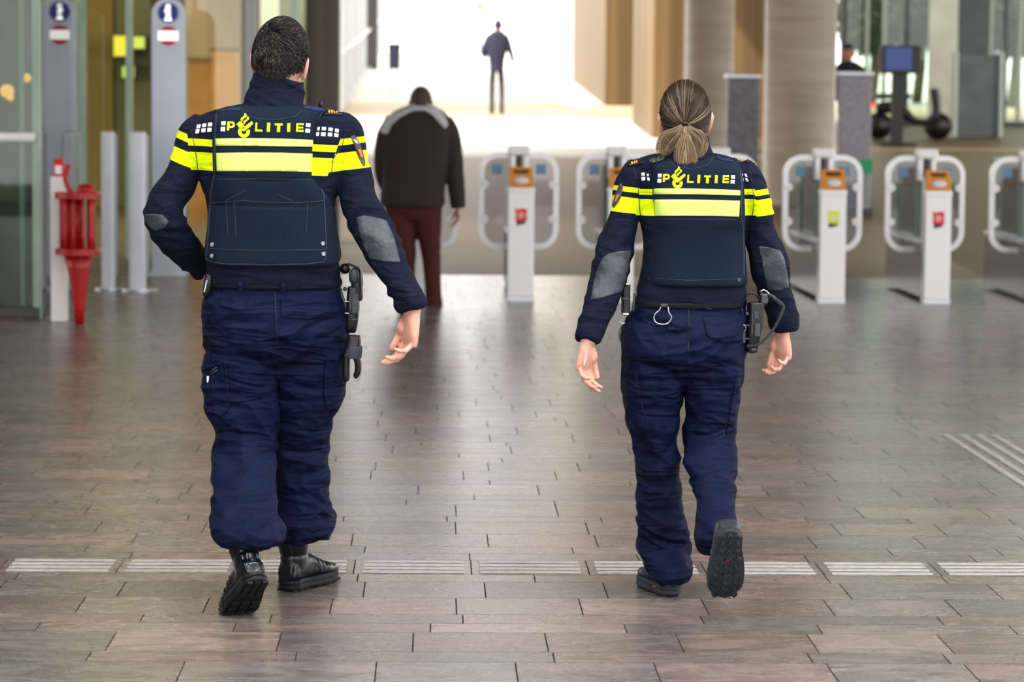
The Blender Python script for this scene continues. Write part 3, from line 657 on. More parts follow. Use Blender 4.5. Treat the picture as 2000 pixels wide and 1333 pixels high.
for py in (382, 492):
    link('flange', cyl((xx(150), Y, zz(py)-.022), (xx(150), Y, zz(py)+.022), 42*s, 32).mesh(), m_redm, e, smooth=False)
    g = Geo()
    for k in range(3): g.merge(tube([(xx(150)+30*s, Y-.05+.05*k, zz(py)), (xx(194), Y-.07+.07*k, zz(py)+.02)], .012))
    link('finger', g.mesh(), mat('pale_red', (.55, .12, .14), .3), e, smooth=True)
for k in range(10):
    a = 2*math.pi*k/10+.2; r = 30*s
    link('bar', tube([(xx(150)+r*math.cos(a), Y+r*math.sin(a), zz(492)), (xx(150)+r*math.cos(a), Y+r*math.sin(a), zz(382))], .014 if k % 3 else .022).mesh(), m_redm, e, smooth=True)
link('drum', loft([(Vector((xx(142), Y, zz(492))), XA, YA, 14*s, 14*s, 2), (Vector((xx(142), Y, zz(382))), XA, YA, 16*s, 16*s, 2)], 24, 1).mesh(), m_redm, e, smooth=True)
link('tapered_leg', loft([(Vector((xx(154), Y, 0)), XA, YA, 9*s, 9*s, 2), (Vector((xx(154), Y, zz(560))), XA, YA, 16*s, 16*s, 2), (Vector((xx(152), Y, zz(500))), XA, YA, 27*s, 22*s, 2)], 24, 2).mesh(), m_redm, e, smooth=True)
link('inner_rod', tube([(xx(140), Y-.03, .35), (xx(143), Y-.03, zz(505))], .018).mesh(), m_redm, e, smooth=True)
link('top_lever', tube([(xx(140), Y, zz(382)), (xx(128), Y, zz(350)), (xx(134), Y, zz(322))], .02).mesh(), m_redm, e, smooth=True)
link('top_dome', ball((xx(168), Y, zz(372)), (.07, .07, .05)).mesh(), m_redm, e, smooth=True)

# ---- turnstiles
m_gw = mat('white_enamel', (.92, .93, .95), .25, spec=.5); m_frame = mat('brushed_frame', (.66, .66, .70), .35, metal=.35)
m_oran = mat('orange_reader', (.72, .27, .02), .4); m_body = mat('cabinet_side', (.06, .05, .045), .25); m_kn = mat('white_clamp', (.85, .86, .88), .3)
m_hub = mat('dark_brown_slot', (.06, .03, .03), .4); m_rs = mat('red_sticker', (.75, .01, .02), .5); m_ys = mat('yellow_sticker', (.72, .85, .02), .5); m_pad = mat('reader_pad', (.7, .68, .72), .3)
m_pk = mat('pink_centre', (.9, .55, .5), .5); m_sticker_b = mat('blue_pictogram', (.12, .25, .42), .4); m_paneg = glass('wing_glass', (.78, .8, .82))
GZ = 22.72
def rrect(w, h, r, n=8):
    o = []
    for (cx, cz, a0) in ((w/2-r, h/2-r, 0), (-w/2+r, h/2-r, 90), (-w/2+r, -h/2+r, 180), (w/2-r, -h/2+r, 270)):
        for k in range(n+1):
            a = math.radians(a0+90*k/n); o.append((cx+r*math.cos(a), cz+r*math.sin(a)))
    return o
def turnstile(X, label, sticker):
    e = empty('turnstile', (X, GZ, 0), label, 'turnstile', 'ticket turnstiles across the hall')
    def lk(n, g, m, p=e, smooth=False, label=None):
        o = bpy.data.objects.new(n, g if isinstance(g, bpy.types.Mesh) else g.mesh()); COL.objects.link(o); o.data.materials.append(m); o.parent = p
        if smooth: o.data.polygons.foreach_set('use_smooth', [True]*len(o.data.polygons))
        if label: o['label'] = label
        return o
    pd = lk('pedestal', box((0, .06, .455), (.215, .12, .86), bev=.012, seg=3), m_gw)
    lk('pedestal_foot', box((0, .06, .015), (.225, .13, .05), bev=.005), m_galv)
    lk('pedestal_lid', box((0, .06, .90), (.225, .13, .06), bev=.02, seg=3), m_gw)
    # reader: wedge leaning back
    g = Geo(); w = .098
    g.add([(-w, -.01, .93), (w, -.01, .93), (w, .13, .93), (-w, .13, .93), (-w*.95, .045, 1.09), (w*.95, .045, 1.09), (w*.95, .13, 1.09), (-w*.95, .13, 1.09)],
          [(0, 1, 5, 4), (1, 2, 6, 5), (2, 3, 7, 6), (3, 0, 4, 7), (4, 5, 6, 7), (3, 2, 1, 0)])
    rd = lk('card_reader', g, m_oran, label='orange sloping card reader')
    Mr = Matrix.Rotation(math.radians(-19), 3, 'X')
    lk('display_slot', box((0, .028, 1.055), (.125, .008, .032), Mr, bev=.003), m_hub, rd)
    lk('reader_pad', loft([(Vector((0, .003, .985)), XA, Mr @ ZA, .062, .036, 2.2), (Vector((0, -.008, .981)), XA, Mr @ ZA, .052, .028, 2.2)], 24, 1), m_pad, rd, smooth=True)
    # sticker on the pedestal
    so = Geo(); pts = [(-.05, .06), (-.02, .045), (.005, .058), (.05, .05), (.046, 0), (.052, -.035), (.02, -.052), (-.01, -.045), (-.045, -.05), (-.042, 0)]
    so.add([(p[0], -.003, .70+p[1]) for p in pts]+[(p[0], .0005, .70+p[1]) for p in pts], [tuple(range(len(pts)))]+[(k, (k+1) % 10, (k+1) % 10+10, k+10) for k in range(10)])
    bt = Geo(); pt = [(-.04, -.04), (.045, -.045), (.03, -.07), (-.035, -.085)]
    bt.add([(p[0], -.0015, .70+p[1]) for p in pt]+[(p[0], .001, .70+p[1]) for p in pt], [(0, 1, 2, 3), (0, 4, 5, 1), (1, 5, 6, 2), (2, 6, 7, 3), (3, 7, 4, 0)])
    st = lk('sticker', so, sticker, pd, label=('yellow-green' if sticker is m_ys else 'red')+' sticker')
    lk('sticker_lower_strip', bt, m_black, pd, label='black lower edge of the sticker')  # plain black strip along the sticker's lower edge
    g = Geo()
    for k in range(6):
        a = 2*math.pi*k/6; g.merge(cyl((.018*math.cos(a), -.005, .70+.018*math.sin(a)), (.018*math.cos(a), -.002, .70+.018*math.sin(a)), .009, 12))
    lk('sticker_rosette', g, m_pk if sticker is m_rs else m_pw, pd)
    # cabinet behind
    lk('cabinet', box((0, 1.12, .26), (.17, 1.95, .46), bev=.012), m_body)
    lk('cabinet_top', box((0, 1.12, .5), (.18, 1.97, .02), bev=.005), m_frame)
    for yy_ in (.95, 2.0):
        lk('upright', box((.0, yy_, .83), (.05, .07, .68), bev=.01), m_gedge)
    lk('side_glass', box((.0, 1.5, .82), (.012, 1.0, .6)), m_paneg)
    # wings
    yf = .66; hw, hh = .675, .815
    path = [Vector((p[0], yf, .795+p[1])) for p in rrect(hw-.05, hh-.05, .14)]
    lk('wing_frame', sweep_rect(path, .045, .05, closed=True, up=YA), m_frame, smooth=False)
    gp = rrect(hw-.09, hh-.09, .12); g = Geo(); n = len(gp)
    g.add([(p[0], yf-.004, .795+p[1]) for p in gp]+[(p[0], yf+.004, .795+p[1]) for p in gp], [tuple(range(n)), tuple(range(2*n-1, n-1, -1))]+[((k+1) % n, k, k+n, (k+1) % n+n) for k in range(n)])
    wp = lk('wing_pane', g, m_paneg)
    for sx in (-1, 1):
        for z in (.93, .64):
            lk('clamp', cyl((sx*.285, yf-.03, z), (sx*.285, yf-.005, z), .034, 20), m_kn, smooth=False)
        lk('pictogram', box((sx*.185, yf-.008, 1.06), (.085, .006, .085), bev=.002), m_sticker_b, wp, label='small blue pictogram')
    # head bracket
    lk('head_bracket', box((0, yf-.05, 1.215), (.185, .10, .085), bev=.022, seg=3), m_kn)
    for sx in (-1, 1): lk('bracket_leg', box((sx*.055, yf-.05, 1.09), (.045, .06, .2), bev=.008), m_frame)
    lk('hinge_pin', cyl((0, yf-.06, 1.02), (0, yf-.06, 1.17), .02, 16), m_hub)
    lk('pin_knob', ball((0.02, yf-.07, 1.05), .032), m_kn, smooth=True)
    lk('hub_post', box((0, yf, .78), (.05, .05, .84), bev=.01), m_frame)
    return e
def gx(px): return gnd(px, 606).x*GZ/gnd(px, 606).y
turnstile(gx(815), 'turnstile half hidden behind the man in the brown coat', m_rs)
turnstile(gx(1016), 'turnstile with a red sticker standing clear between the man in brown and the blonde officer', m_rs)
turnstile(gx(1211), 'turnstile whose pedestal is hidden behind the blonde officer\'s left arm', m_rs)
turnstile(gx(1414), 'turnstile almost wholly hidden behind the blonde officer\'s back', m_rs)
turnstile(gx(1624), 'turnstile with a yellow-green sticker, right beside the blonde officer', m_ys)
turnstile(gx(1829), 'turnstile with a red sticker, second from the right edge', m_rs)
turnstile(gx(2037), 'turnstile cut off by the right edge of the photograph', m_rs)

# ---- small far things
c = at(770, 157, 66); z = rz(66)
e = empty('litter_bin', (c.x, 66, z), 'small dark litter bin on two legs far away left of the passage', 'litter bin')
cz = at(770, 110, 66).z; hx = 12*66/F
link('container', loft([(Vector((c.x, 66, cz-.3)), XA, YA, hx*.9, .13, 4), (Vector((c.x, 66, cz+.1)), XA, YA, hx, .15, 4), (Vector((c.x, 66, cz+.3)), XA, YA, hx*1.1, .16, 4)], 24, 2).mesh(), mat('bin_blue_grey', (.04, .045, .09), .5), e, smooth=False)
for sx in (-1, 1): link('leg', cyl((c.x+sx*hx*.7, 66, z), (c.x+sx*hx*.7, 66, cz-.28), .025, 10).mesh(), m_galv, e)
c = at(938, 100, 100)
e = empty('street_lamp', (c.x, 100, rz(100)), 'street lamp with a yellow head standing in the bright distance', 'street lamp')
link('pole', cyl((c.x, 100, rz(100)), (c.x, 100, at(938, 18, 100).z), .05, 12).mesh(), mat('pole_grey', (.35, .38, .42), .4), e, smooth=True)
link('head', loft([(at(938, 18, 100), XA, YA, .10, .1, 2), (at(938, 10, 100), XA, YA, .24, .24, 2), (at(938, 7, 100), XA, YA, .1, .1, 2)], 20, 2).mesh(), m_gold, e, smooth=True, label='yellow lamp head')
# ================================================================== PEOPLE
def mexpr(nt):
    N, L = nt.nodes, nt.links
    def M(op, *a):
        n = N.new('ShaderNodeMath'); n.operation = op
        for i, v in enumerate(a):
            if isinstance(v, (int, float)): n.inputs[i].default_value = v
            else: L.new(v, n.inputs[i])
        return n.outputs[0]
    return M
def plane_map(Y):
    """linear maps X,Z -> photograph px,py at distance Y (for laying out cloth bands)"""
    a = at(1000, 400, Y); b = at(1100, 400, Y); c = at(1000, 500, Y)
    A = np.array([[b.x-a.x, c.x-a.x], [b.z-a.z, c.z-a.z]])/100; Ai = np.linalg.inv(A)
    return Ai, (a.x, a.z)
def jacket_mat(name, Y, zones):
    """navy cloth with woven yellow bands. zones: list of (side conditions [(nx,ny,d)], (dx,dy), [(lo,hi)]) in garment plane coordinates"""
    m = mat(name, NAVY, .88, spec=.2, var=(420, .5), bump=(900, .25, .002)); nt = m.node_tree; N, L = nt.nodes, nt.links; p = N['Principled BSDF']
    M = mexpr(nt); src = p.inputs['Base Color'].links[0].from_socket
    tc = N.new('ShaderNodeTexCoord'); s = N.new('ShaderNodeSeparateXYZ'); L.new(tc.outputs['Object'], s.inputs[0])
    Ai, (ax, az) = plane_map(Y)
    def px(nx, ny):
        cx = nx*Ai[0][0]+ny*Ai[1][0]; cz = nx*Ai[0][1]+ny*Ai[1][1]; k = nx*1000+ny*400 - cx*ax - cz*az
        return M('ADD', M('MULTIPLY_ADD', s.outputs[0], float(cx), float(k)), M('MULTIPLY', s.outputs[2], float(cz)))
    tot = None
    for conds, d, bands in zones:
        v = px(*d); q = None
        for lo, hi in bands:
            r = M('MULTIPLY', M('GREATER_THAN', v, lo), M('LESS_THAN', v, hi)); q = r if q is None else M('ADD', q, r)
        for nx, ny, dd in conds: q = M('MULTIPLY', q, M('GREATER_THAN', px(nx, ny), dd))
        tot = q if tot is None else M('MAXIMUM', tot, q)
    add_folds(m, (5, 5, 14), .6, .04, 1.0)
    mx = N.new('ShaderNodeMix'); mx.data_type = 'RGBA'; L.new(tot, mx.inputs['Factor']); L.new(src, mx.inputs['A']); mx.inputs['B'].default_value = (*YEL, 1)
    L.new(mx.outputs['Result'], p.inputs['Base Color']); return m

def hand(W, d, n, t, s=1.0, curl=(35, 38, 22), spread=(.0, .0, .0, .0), tcurl=12, textra=0.0, curls=None):
    d = d.normalized(); n = (n-d*n.dot(d)).normalized(); t = (t-d*t.dot(d)-n*t.dot(n)).normalized(); G = []
    st = [(-.03, .0, .027, .021), (.0, .0, .027, .019), (.025, .002, .034, .020), (.055, .002, .041, .018), (.08, .0, .042, .014), (.094, -.002, .038, .010)]
    G.append(loft([(W+(d*y+n*o)*s, t, n, a*s, b*s, 2.6) for y, o, a, b in st], 24, 3))
    G.append(limbp([(W+(d*.015+t*.02+n*.008)*s, .013*s, .013*s), (W+(d*.045+t*.026+n*.016)*s, .017*s, .015*s), (W+(d*.065+t*.028+n*.014)*s, .010*s, .010*s)], ref=n))
    L = [(.044, .027, .021), (.049, .031, .022), (.045, .029, .021), (.035, .021, .018)]; B = [(.030, .088), (.0105, .094), (-.0095, .090), (-.029, .080)]; R = [.0098, .0100, .0094, .0083]
    for i in range(4):
        c = curls[i] if curls else curl
        b = W+(t*B[i][0]+d*B[i][1])*s; ang = 0; pts = [(b-d*.022*s, R[i]*s*1.0, R[i]*s), (b, R[i]*s*1.12, R[i]*s*1.1)]; p = b
        sp = math.radians([5, 1, -3, -8][i])+spread[i]
        for j in range(3):
            ang += math.radians(c[j]); dd = (d*math.cos(sp)+t*math.sin(sp))*math.cos(ang)+n*math.sin(ang)
            mid = p+dd*L[i][j]*.5*s; p = p+dd*L[i][j]*s; r = R[i]*s*(1-.09*(j+1))
            pts += [(mid, r*.97, r*.95), (p, r*(1.04 if j < 2 else .62), r*(1.03 if j < 2 else .55))]
        G.append(limbp(pts, n=14, ref=t))
    b = W+(d*.022+t*.026+n*.006)*s; a0 = math.radians(32+textra); a1 = math.radians(18)
    dd = d*math.cos(a0)+(t*.75+n*.65).normalized()*math.sin(a0); p1 = b+dd*.042*s
    d2 = (dd+d*.5+n*math.radians(tcurl)).normalized(); p2 = p1+d2*.034*s; d3 = (d2+d*.25+n*.25).normalized(); p3 = p2+d3*.026*s
    G.append(limbp([(b-dd*.01*s, .013*s, .013*s), (b+dd*.02*s, .012*s, .012*s), (p1, .0112*s, .0112*s), ((p1+p2)/2, .0098*s, .0098*s), (p2, .0102*s, .0102*s), (p3-d3*.008*s, .0095*s, .0088*s), (p3, .006*s, .005*s)], n=14, ref=n))
    return G
def head_geo(Mh, w=.079, s=1.0, hz=.112):
    def X(g): return g.xf(Mh)
    G = [X(ball((0, -.005, .01), (w, .098*s, hz), 32)), X(ball((0, .035, -.055), (.062*s, .062*s, .068*s), 24)), X(ball((0, .058, -.088), (.035*s, .032*s, .03*s), 20)),
         X(ball((0, .078, .018), (.058*s, .018, .016), 20)),
         X(limbp([(Vector((0, .088, .015)), .009, .009), (Vector((0, .103, -.01)), .011, .012), (Vector((0, .112, -.03)), .014, .012), (Vector((0, .095, -.038)), .012, .008)], ref=XA)),
         X(ball((0, .094, -.058), (.024, .010, .006))), X(ball((0, .092, -.068), (.021, .010, .007)))]
    for sx in (-1, 1):
        G.append(X(ball((sx*.043, .075, -.028), (.022, .018, .018))))
        ez = Matrix.Translation((0, 0, -.014))
        e = limbp([(Vector((sx*(w+.001), .012, -.038)), .007, .009), (Vector((sx*(w+.005), .002, -.022)), .008, .014), (Vector((sx*(w+.010), -.005, 0)), .0065, .018), (Vector((sx*(w+.011), -.006, .016)), .005, .015), (Vector((sx*(w+.006), .006, .026)), .004, .009)], ref=YA, n=16)
        G.append(X(e.xf(ez)))
        G.append(X(limbp([(Vector((sx*(w+.004), .01, .026)), .003, .003), (Vector((sx*(w+.013), -.006, .028)), .0038, .0038), (Vector((sx*(w+.018), -.018, .012)), .0038, .0038), (Vector((sx*(w+.013), -.016, -.012)), .0035, .0035), (Vector((sx*(w+.006), -.004, -.034)), .004, .004)], ref=ZA, n=10).xf(ez)))
    return G
def face_parts(Mh, par, s=1.0):
    for sx in (-1, 1):
        link('eye', ball((sx*.031, .083, .0), .0125, 20).xf(Mh).mesh(), m_eyew, par, smooth=True)
        e = link('iris', ball((sx*.031, .0925, .0), (.006, .004, .006), 14).xf(Mh).mesh(), m_iris, par, smooth=True)
        link('eyebrow', limbp([(Vector((sx*.014, .098, .02)), .003, .002), (Vector((sx*.032, .096, .026)), .004, .002), (Vector((sx*.052, .078, .02)), .002, .002)], ref=YA).xf(Mh).mesh(), m_hairbase, par, smooth=True)
    link('lips', limbp([(Vector((-.024, .09, -.063)), .002, .003), (Vector((-.008, .102, -.061)), .006, .004), (Vector((.008, .102, -.061)), .006, .004), (Vector((.024, .09, -.063)), .002, .003)], ref=YA).xf(Mh).mesh(), m_lip, par, smooth=True)

def hair_mat(name, dark, light, rough=.42):
    m = mat(name, dark, rough); N, L = m.node_tree.nodes, m.node_tree.links; p = N['Principled BSDF']
    a = N.new('ShaderNodeAttribute'); a.attribute_name = 'tint'; s = N.new('ShaderNodeSeparateColor'); L.new(a.outputs['Color'], s.inputs[0])
    mx = N.new('ShaderNodeMix'); mx.data_type = 'RGBA'; mx.inputs['A'].default_value = (*dark, 1); mx.inputs['B'].default_value = (*light, 1)
    L.new(s.outputs[0], mx.inputs['Factor']); L.new(mx.outputs['Result'], p.inputs['Base Color']); return m
m_hairbase = mat('hair_base', (.012, .009, .008), .6)
class Strands:
    def __init__(s): s.v = []; s.f = []; s.c = []
    def add(s, pts, r0, c0, c1=None, r1=.15, k=3):
        c1 = c0 if c1 is None else c1; n = len(pts); base = len(s.v)
        for i, p in enumerate(pts):
            t = (pts[min(i+1, n-1)]-pts[max(i-1, 0)]).normalized(); u = t.cross(Vector((.21, .33, .92))).normalized(); w = t.cross(u)
            q = i/(n-1); r = r0*(1-(1-r1)*q**2.5); c = c0+(c1-c0)*q
            for j in range(k):
                a = 2*math.pi*j/k; s.v.append(p+u*(r*math.cos(a))+w*(r*math.sin(a))); s.c.append(c)
        for i in range(n-1):
            for j in range(k): s.f.append((base+i*k+j, base+i*k+(j+1) % k, base+(i+1)*k+(j+1) % k, base+(i+1)*k+j))
    def obj(s, name, m, par):
        me = bpy.data.meshes.new(name); me.from_pydata([tuple(v) for v in s.v], [], s.f)
        ca = me.color_attributes.new('tint', 'FLOAT_COLOR', 'POINT'); a = np.ones((len(s.v), 4), dtype=np.float32); a[:, :3] = (np.clip(np.array(s.c), 0, 1)**1.9)[:, None]; ca.data.foreach_set('color', a.ravel())
        me.update(); return link(name, me, m, par, smooth=True)

def footprint(L, W, n=40):
    o = []
    for k in range(n):
        a = 2*math.pi*k/n; y = (1-math.cos(a))/2*L
        q = y/L; hw = W/2*(.72+.28*math.sin(min(1, max(0, (q-.25)/.75))*math.pi*.9)) ; e = min(1, (max(q, 1e-6)/.09))**.5*min(1, max(1-q, 1e-6)/.16)**.5
        o.append((math.copysign(hw*e, math.sin(a)) if abs(math.sin(a)) > 1e-9 else 0, y))
    return o
def shoe(L, W, high, bend, pitch, yaw, pivot_world, pivy, par, name, shaftlean=0.0, lugs=(3, 9), lugz=.008, flatpitch=0.0, roll=0.0, up_m=None, sole_m=None, accent=False):
    k = L/.31
    st = [(.004, .026, .07), (.02, .036, .098), (.07, .040, .118), (.13, .043, .112), (.18, .050, .088), (.225, .053, .072), (.265, .049, .066), (.293, .037, .056), (.306, .02, .045)]
    zb = .024
    G = [loft([(Vector((0, y*k, (zt+zb)/2)), XA, ZA, a*W/.106, (zt-zb)/2, 2.5) for y, a, zt in st], 28, 3)]
    if high: G.append(limbp([(Vector((0, .06, .06)), .042, .052), (Vector((0, .056, .12)), .043, .052), (Vector((0, .05, .17)), .047, .054), (Vector((0, .046, .195)), .050, .056), (Vector((0, .046, .208)), .050, .056)], ref=YA))
    else: G.append(limbp([(Vector((0, .06, .05)), .034, .038), (Vector((0, .06, .10)), .034, .036)], ref=YA))
    yaw_, pt_, fp = math.radians(yaw), math.radians(bend), math.radians(flatpitch)
    RZ = Matrix.Rotation(yaw_, 3, 'Z') @ Matrix.Rotation(-fp, 3, 'X') @ Matrix.Rotation(math.radians(roll), 3, 'Y')
    def f(p):
        w = min(1, max(0, (pivy+.035-p.y)/.07)); w = w*w*(3-2*w); a = pt_*w
        dy, dz = p.y-pivy, p.z
        q = Vector((p.x, dy*math.cos(a)+dz*math.sin(a), -dy*math.sin(a)+dz*math.cos(a)))
        return RZ @ q + pivot_world
    me = remesh(G, .0045, 4)
    def wr(p):
        d = .0022*noise.noise(Vector((p.x*30, p.y*26, p.z*34)))
        if high:
            d += -.0035*(ga(p.z, .116, .004)+ga(p.z, .198, .004)+ga(p.z, .262, .005)) + .005*ga(p.z, .155, .017) + .004*ga(p.z, .232, .02)
            d += -.003*ga(abs(p.x), .024, .003)*(p.z < .2)*(p.y < .05)
        if .12 < p.y < .23: d += .002*math.sin(p.y*260)*(p.z > .06)
        return d
    displace(me, wr)
    for v in me.vertices: v.co = f(v.co)
    me.update(); up = link(name, me, up_m or m_leather, par, smooth=True)
    # sole: midsole + tread lugs
    g = Geo(); fpz = [(a*1.02, b) for a, b in footprint(L+.006, W+.008)]; n = len(fpz)
    lv = [(-.0005, .97), (.004, 1.0), (.0125, 1.0), (.0145, .975), (.017, .975), (.019, 1.0), (.028, 1.0), (.032, .95)]
    V = []
    for z, sc in lv:
        for a, b in fpz: V.append(Vector((a*sc, (b-L/2)*sc+L/2-.003, z+.006)))
    fs = [tuple(range(n-1, -1, -1)), tuple(range((len(lv)-1)*n, len(lv)*n))]
    for i in range(len(lv)-1):
        for j in range(n): fs.append((i*n+j, i*n+(j+1) % n, (i+1)*n+(j+1) % n, (i+1)*n+j))
    # subdivide caps by using narrow strips so that the bend works
    g.add(V, fs[2:])
    half = n//2
    for base in (0, (len(lv)-1)*n):
        for j in range(half):
            a, b, c, d = base+j, base+j+1, base+(n-j-1) % n, base+(n-j) % n
            g.f.append((a, b, c, d) if len({a, b, c, d}) == 4 else tuple(dict.fromkeys((a, b, c, d)))); g.mi.append(0)
    g.fn(f); so = link('sole', g.mesh(), sole_m or m_rubber, up)
    gl = Geo(); nx, ny = lugs
    for j in range(ny):
        y = L*(j+.6)/(ny+.25)
        if high and .27 < j/ny < .42: continue
        hw = [abs(a) for a, b in fpz if abs(b-y) < L*.06]; hw = max(hw) if hw else .03
        for i in range(nx):
            xx_ = (i-(nx-1)/2)*(2*hw-.012)/nx; dirn = 1 if j > ny*.35 else -1
            sx, sy = (2*hw-.012)/nx*.78, L/ny*.72
            if accent:   # chevron lug
                pts = [(-sx/2, -sy*.35*dirn), (0, sy*.15*dirn), (sx/2, -sy*.35*dirn), (sx/2, sy*.05*dirn), (0, sy*.55*dirn), (-sx/2, sy*.05*dirn)]
                if dirn < 0: pts = pts[::-1]
                V = [Vector((xx_+a, y+b, .007)) for a, b in pts]+[Vector((xx_+a*.72, y+b*.78, .0065-lugz)) for a, b in pts]
                gl = Geo(); gl.add(V, [(0, 1, 4, 5), (1, 2, 3, 4), (6+5, 6+4, 6+1, 6), (6+4, 6+3, 6+2, 6+1)]+[(q, (q+1) % 6, (q+1) % 6+6, q+6)[::-1] for q in range(6)])
            else: gl = box((xx_, y, .0035), (sx, sy, lugz), bev=.0015, seg=1)
            link('lug', gl.fn(f).mesh(), sole_m or m_rubber, up)
    if accent:
        if flatpitch: link('red_mark', box((0, L*.42, .006), (.010, .008, .004), bev=.001).fn(f).mesh(), m_rd, up, label='small red mark under the arch')
        else: link('side_mark', box((-W*.41, L*.22, .026), (.012, .010, .005), bev=.001).fn(f).mesh(), m_rd, up, label='small red mark on the side')
    return up, f

TXT = {}   # lettering outlines in the coordinates of the photographed back panel
TXT['P'] = [[(376, 340), (405, 340), (398, 442), (370, 442)], [(400, 340), (440, 340), (458, 352), (465, 372), (460, 394), (444, 409), (428, 413), (396, 413), (398, 389), (428, 389), (437, 382), (440, 372), (436, 365), (426, 361), (400, 361)]]
TXT['L'] = [[(700, 352), (722, 352), (717, 430), (781, 434), (779, 456), (693, 453)]]
TXT['I'] = [[(834, 352), (871, 353), (864, 459), (828, 457)]]
TXT['T'] = [[(922, 360), (1013, 362), (1012, 386), (984, 385), (983, 460), (943, 459), (948, 384), (921, 383)]]
TXT['I2'] = [[(1066, 358), (1102, 358), (1098, 459), (1060, 458)]]
TXT['E'] = [[(1170, 358), (1192, 358), (1188, 458), (1163, 457)], [(1188, 358), (1255, 360), (1253, 382), (1187, 380)], [(1187, 398), (1247, 399), (1246, 420), (1187, 419)], [(1187, 434), (1251, 435), (1250, 459), (1186, 458)]]
SQ = [[(308, 337), (357, 335), (355, 382), (306, 384)], [(302, 401), (353, 400), (350, 452), (299, 450)], [(1282, 357), (1331, 361), (1328, 405), (1278, 400)], [(1275, 419), (1327, 424), (1322, 470), (1270, 464)]]
EMB = [[(480, 375), (520, 338), (590, 415), (600, 405), (560, 372), (575, 340), (560, 350)],
       ]
EMB = [[(480, 374), (506, 345), (530, 332), (562, 372), (572, 396), (585, 398), (590, 384), (634, 352), (656, 337), (672, 350), (668, 372), (572, 436)],
       [(498, 396), (566, 446), (622, 409), (645, 396), (566, 454), (536, 437)],
       [(548, 340), (528, 318), (534, 300), (560, 280), (574, 262), (574, 242), (592, 250), (600, 268), (590, 290), (562, 308), (552, 322)],
       [(572, 372), (558, 350), (566, 332), (596, 312), (602, 296), (598, 282), (618, 285), (627, 298), (622, 314), (598, 332), (582, 350)]]
RING = ringp(567, 456, 27, 69, 30)
RING = [q for q in RING if not (q[0][1] < 425)]
def txt(polys, fn): return [[fn(*p) for p in q] for q in polys]

def trouser_wr(yk, zk, zh, xsplit, zw=1.0):
    def f(p):
        return f0(p)*(1-sst(zw-.07, zw-.01, p.z))
    def f0(p):
        kn = ga(p.z, zk, .10); hm = ga(p.z, zh, .11); cr_ = ga(p.z, .84, .10); sd = 1 if p.x > xsplit else -1; u = abs(p.x-xsplit)
        w = noise.noise(Vector((p.x*5, p.y*5, p.z*4+sd*3)))
        a = ridge(u*4+sd*9, p.y*3, p.z*13+w*2.2-u*5)            # creases across the leg
        b = ridge(u*9-p.z*8+w, p.y*5+4, p.z*6.5+u*11+w*1.5)      # slanting folds
        c = ridge(u*15+p.z*3, p.y*7+9, p.z*2.4+w)               # long folds down the leg
        k = ridge(u*7+sd*2, p.y*8, p.z*27+w*3+u*9)              # small bunching
        a = math.copysign(abs(a)**1.4, a); b = math.copysign(abs(b)**1.3, b)
        return a*(.0035+.009*kn+.009*hm+.004*cr_)+b*(.0045+.004*kn+.004*hm)+c*.0042*(1-.7*kn)+k*(.0008+.0035*kn+.0040*hm)
    return f

def officer_common(par): pass
GLD = [(0, 0), (4, 0), (4.4, 5), (.4, 5)]

# ------------------------------------------------------------------ MALE OFFICER
Ym = 9.0
base = gnd(520, 1170); MO = empty('person', (base.x, Ym, 0), 'dark-haired police officer in navy uniform and padded vest, one hand on hip, at left', 'person')
torso = [vs(204, 476, 596, Ym, .06), vs(211, 440, 628, Ym, .085), vs(222, 402, 662, Ym, .10), vs(240, 382, 684, Ym, .108), vs(275, 380, 688, Ym, .115, 2.4), vs(310, 384, 682, Ym, .12, 2.4), vs(345, 390, 668, Ym, .13, 2.6),
         vs(385, 402, 656, Ym, .13, 2.6), vs(430, 409, 655, Ym, .13, 2.6), vs(480, 407, 660, Ym, .135, 2.6), vs(520, 405, 662, Ym, .138, 2.6), vs(548, 405, 664, Ym, .138, 2.6), vs(562, 409, 663, Ym, .134, 2.6)]
armL = [(402, 243, Ym, .045), (386, 260, Ym, .052, .07), (368, 308, Ym-.01, .051, .068), (347, 360, Ym-.03, .054, .064), (321, 408, Ym-.05, .056, .062), (328, 444, Ym-.03, .054, .058), (350, 474, Ym+.03, .053, .054), (374, 501, Ym+.10, .046, .048), (396, 523, Ym+.15, .041, .042)]
armR = [(648, 240, Ym, .045), (670, 258, Ym, .058, .07), (684, 322, Ym, .054, .066), (699, 385, Ym-.03, .058, .063), (721, 432, Ym-.06, .060, .063), (746, 482, Ym-.09, .057, .058), (768, 530, Ym-.12, .048, .05), (787, 560, Ym-.14, .043, .045), (797, 582, Ym-.15, .047, .048), (803, 604, Ym-.155, .042, .043)]
sl = Geo()
def jw(p):
    u = ridge(p.x*9+p.z*5, p.y*8, p.z*15+noise.noise(p*7)*1.2); low = ga(p.z, at(500, 540, Ym).z, .05)
    side = min(1, max(0, (abs(p.x-at(533, 300, Ym).x)-.2)/.06)); el = ga(p.z, at(500, 430, Ym).z, .07)+ga(p.z, at(500, 565, Ym).z, .05)
    hl = ridge(p.x*2.5, p.y*3+2, p.z*32+noise.noise(p*5))
    return u*(.0020+.0045*side+.006*side*el)+ridge(p.x*14-p.z*9, p.y*9, p.z*6)*.004*side+hl*.006*low*(1-side)
jm = displace(remesh([loft(torso, 40, 4), limb(armL, sub=4), limb(armR, sub=4)], .006, 6), jw)
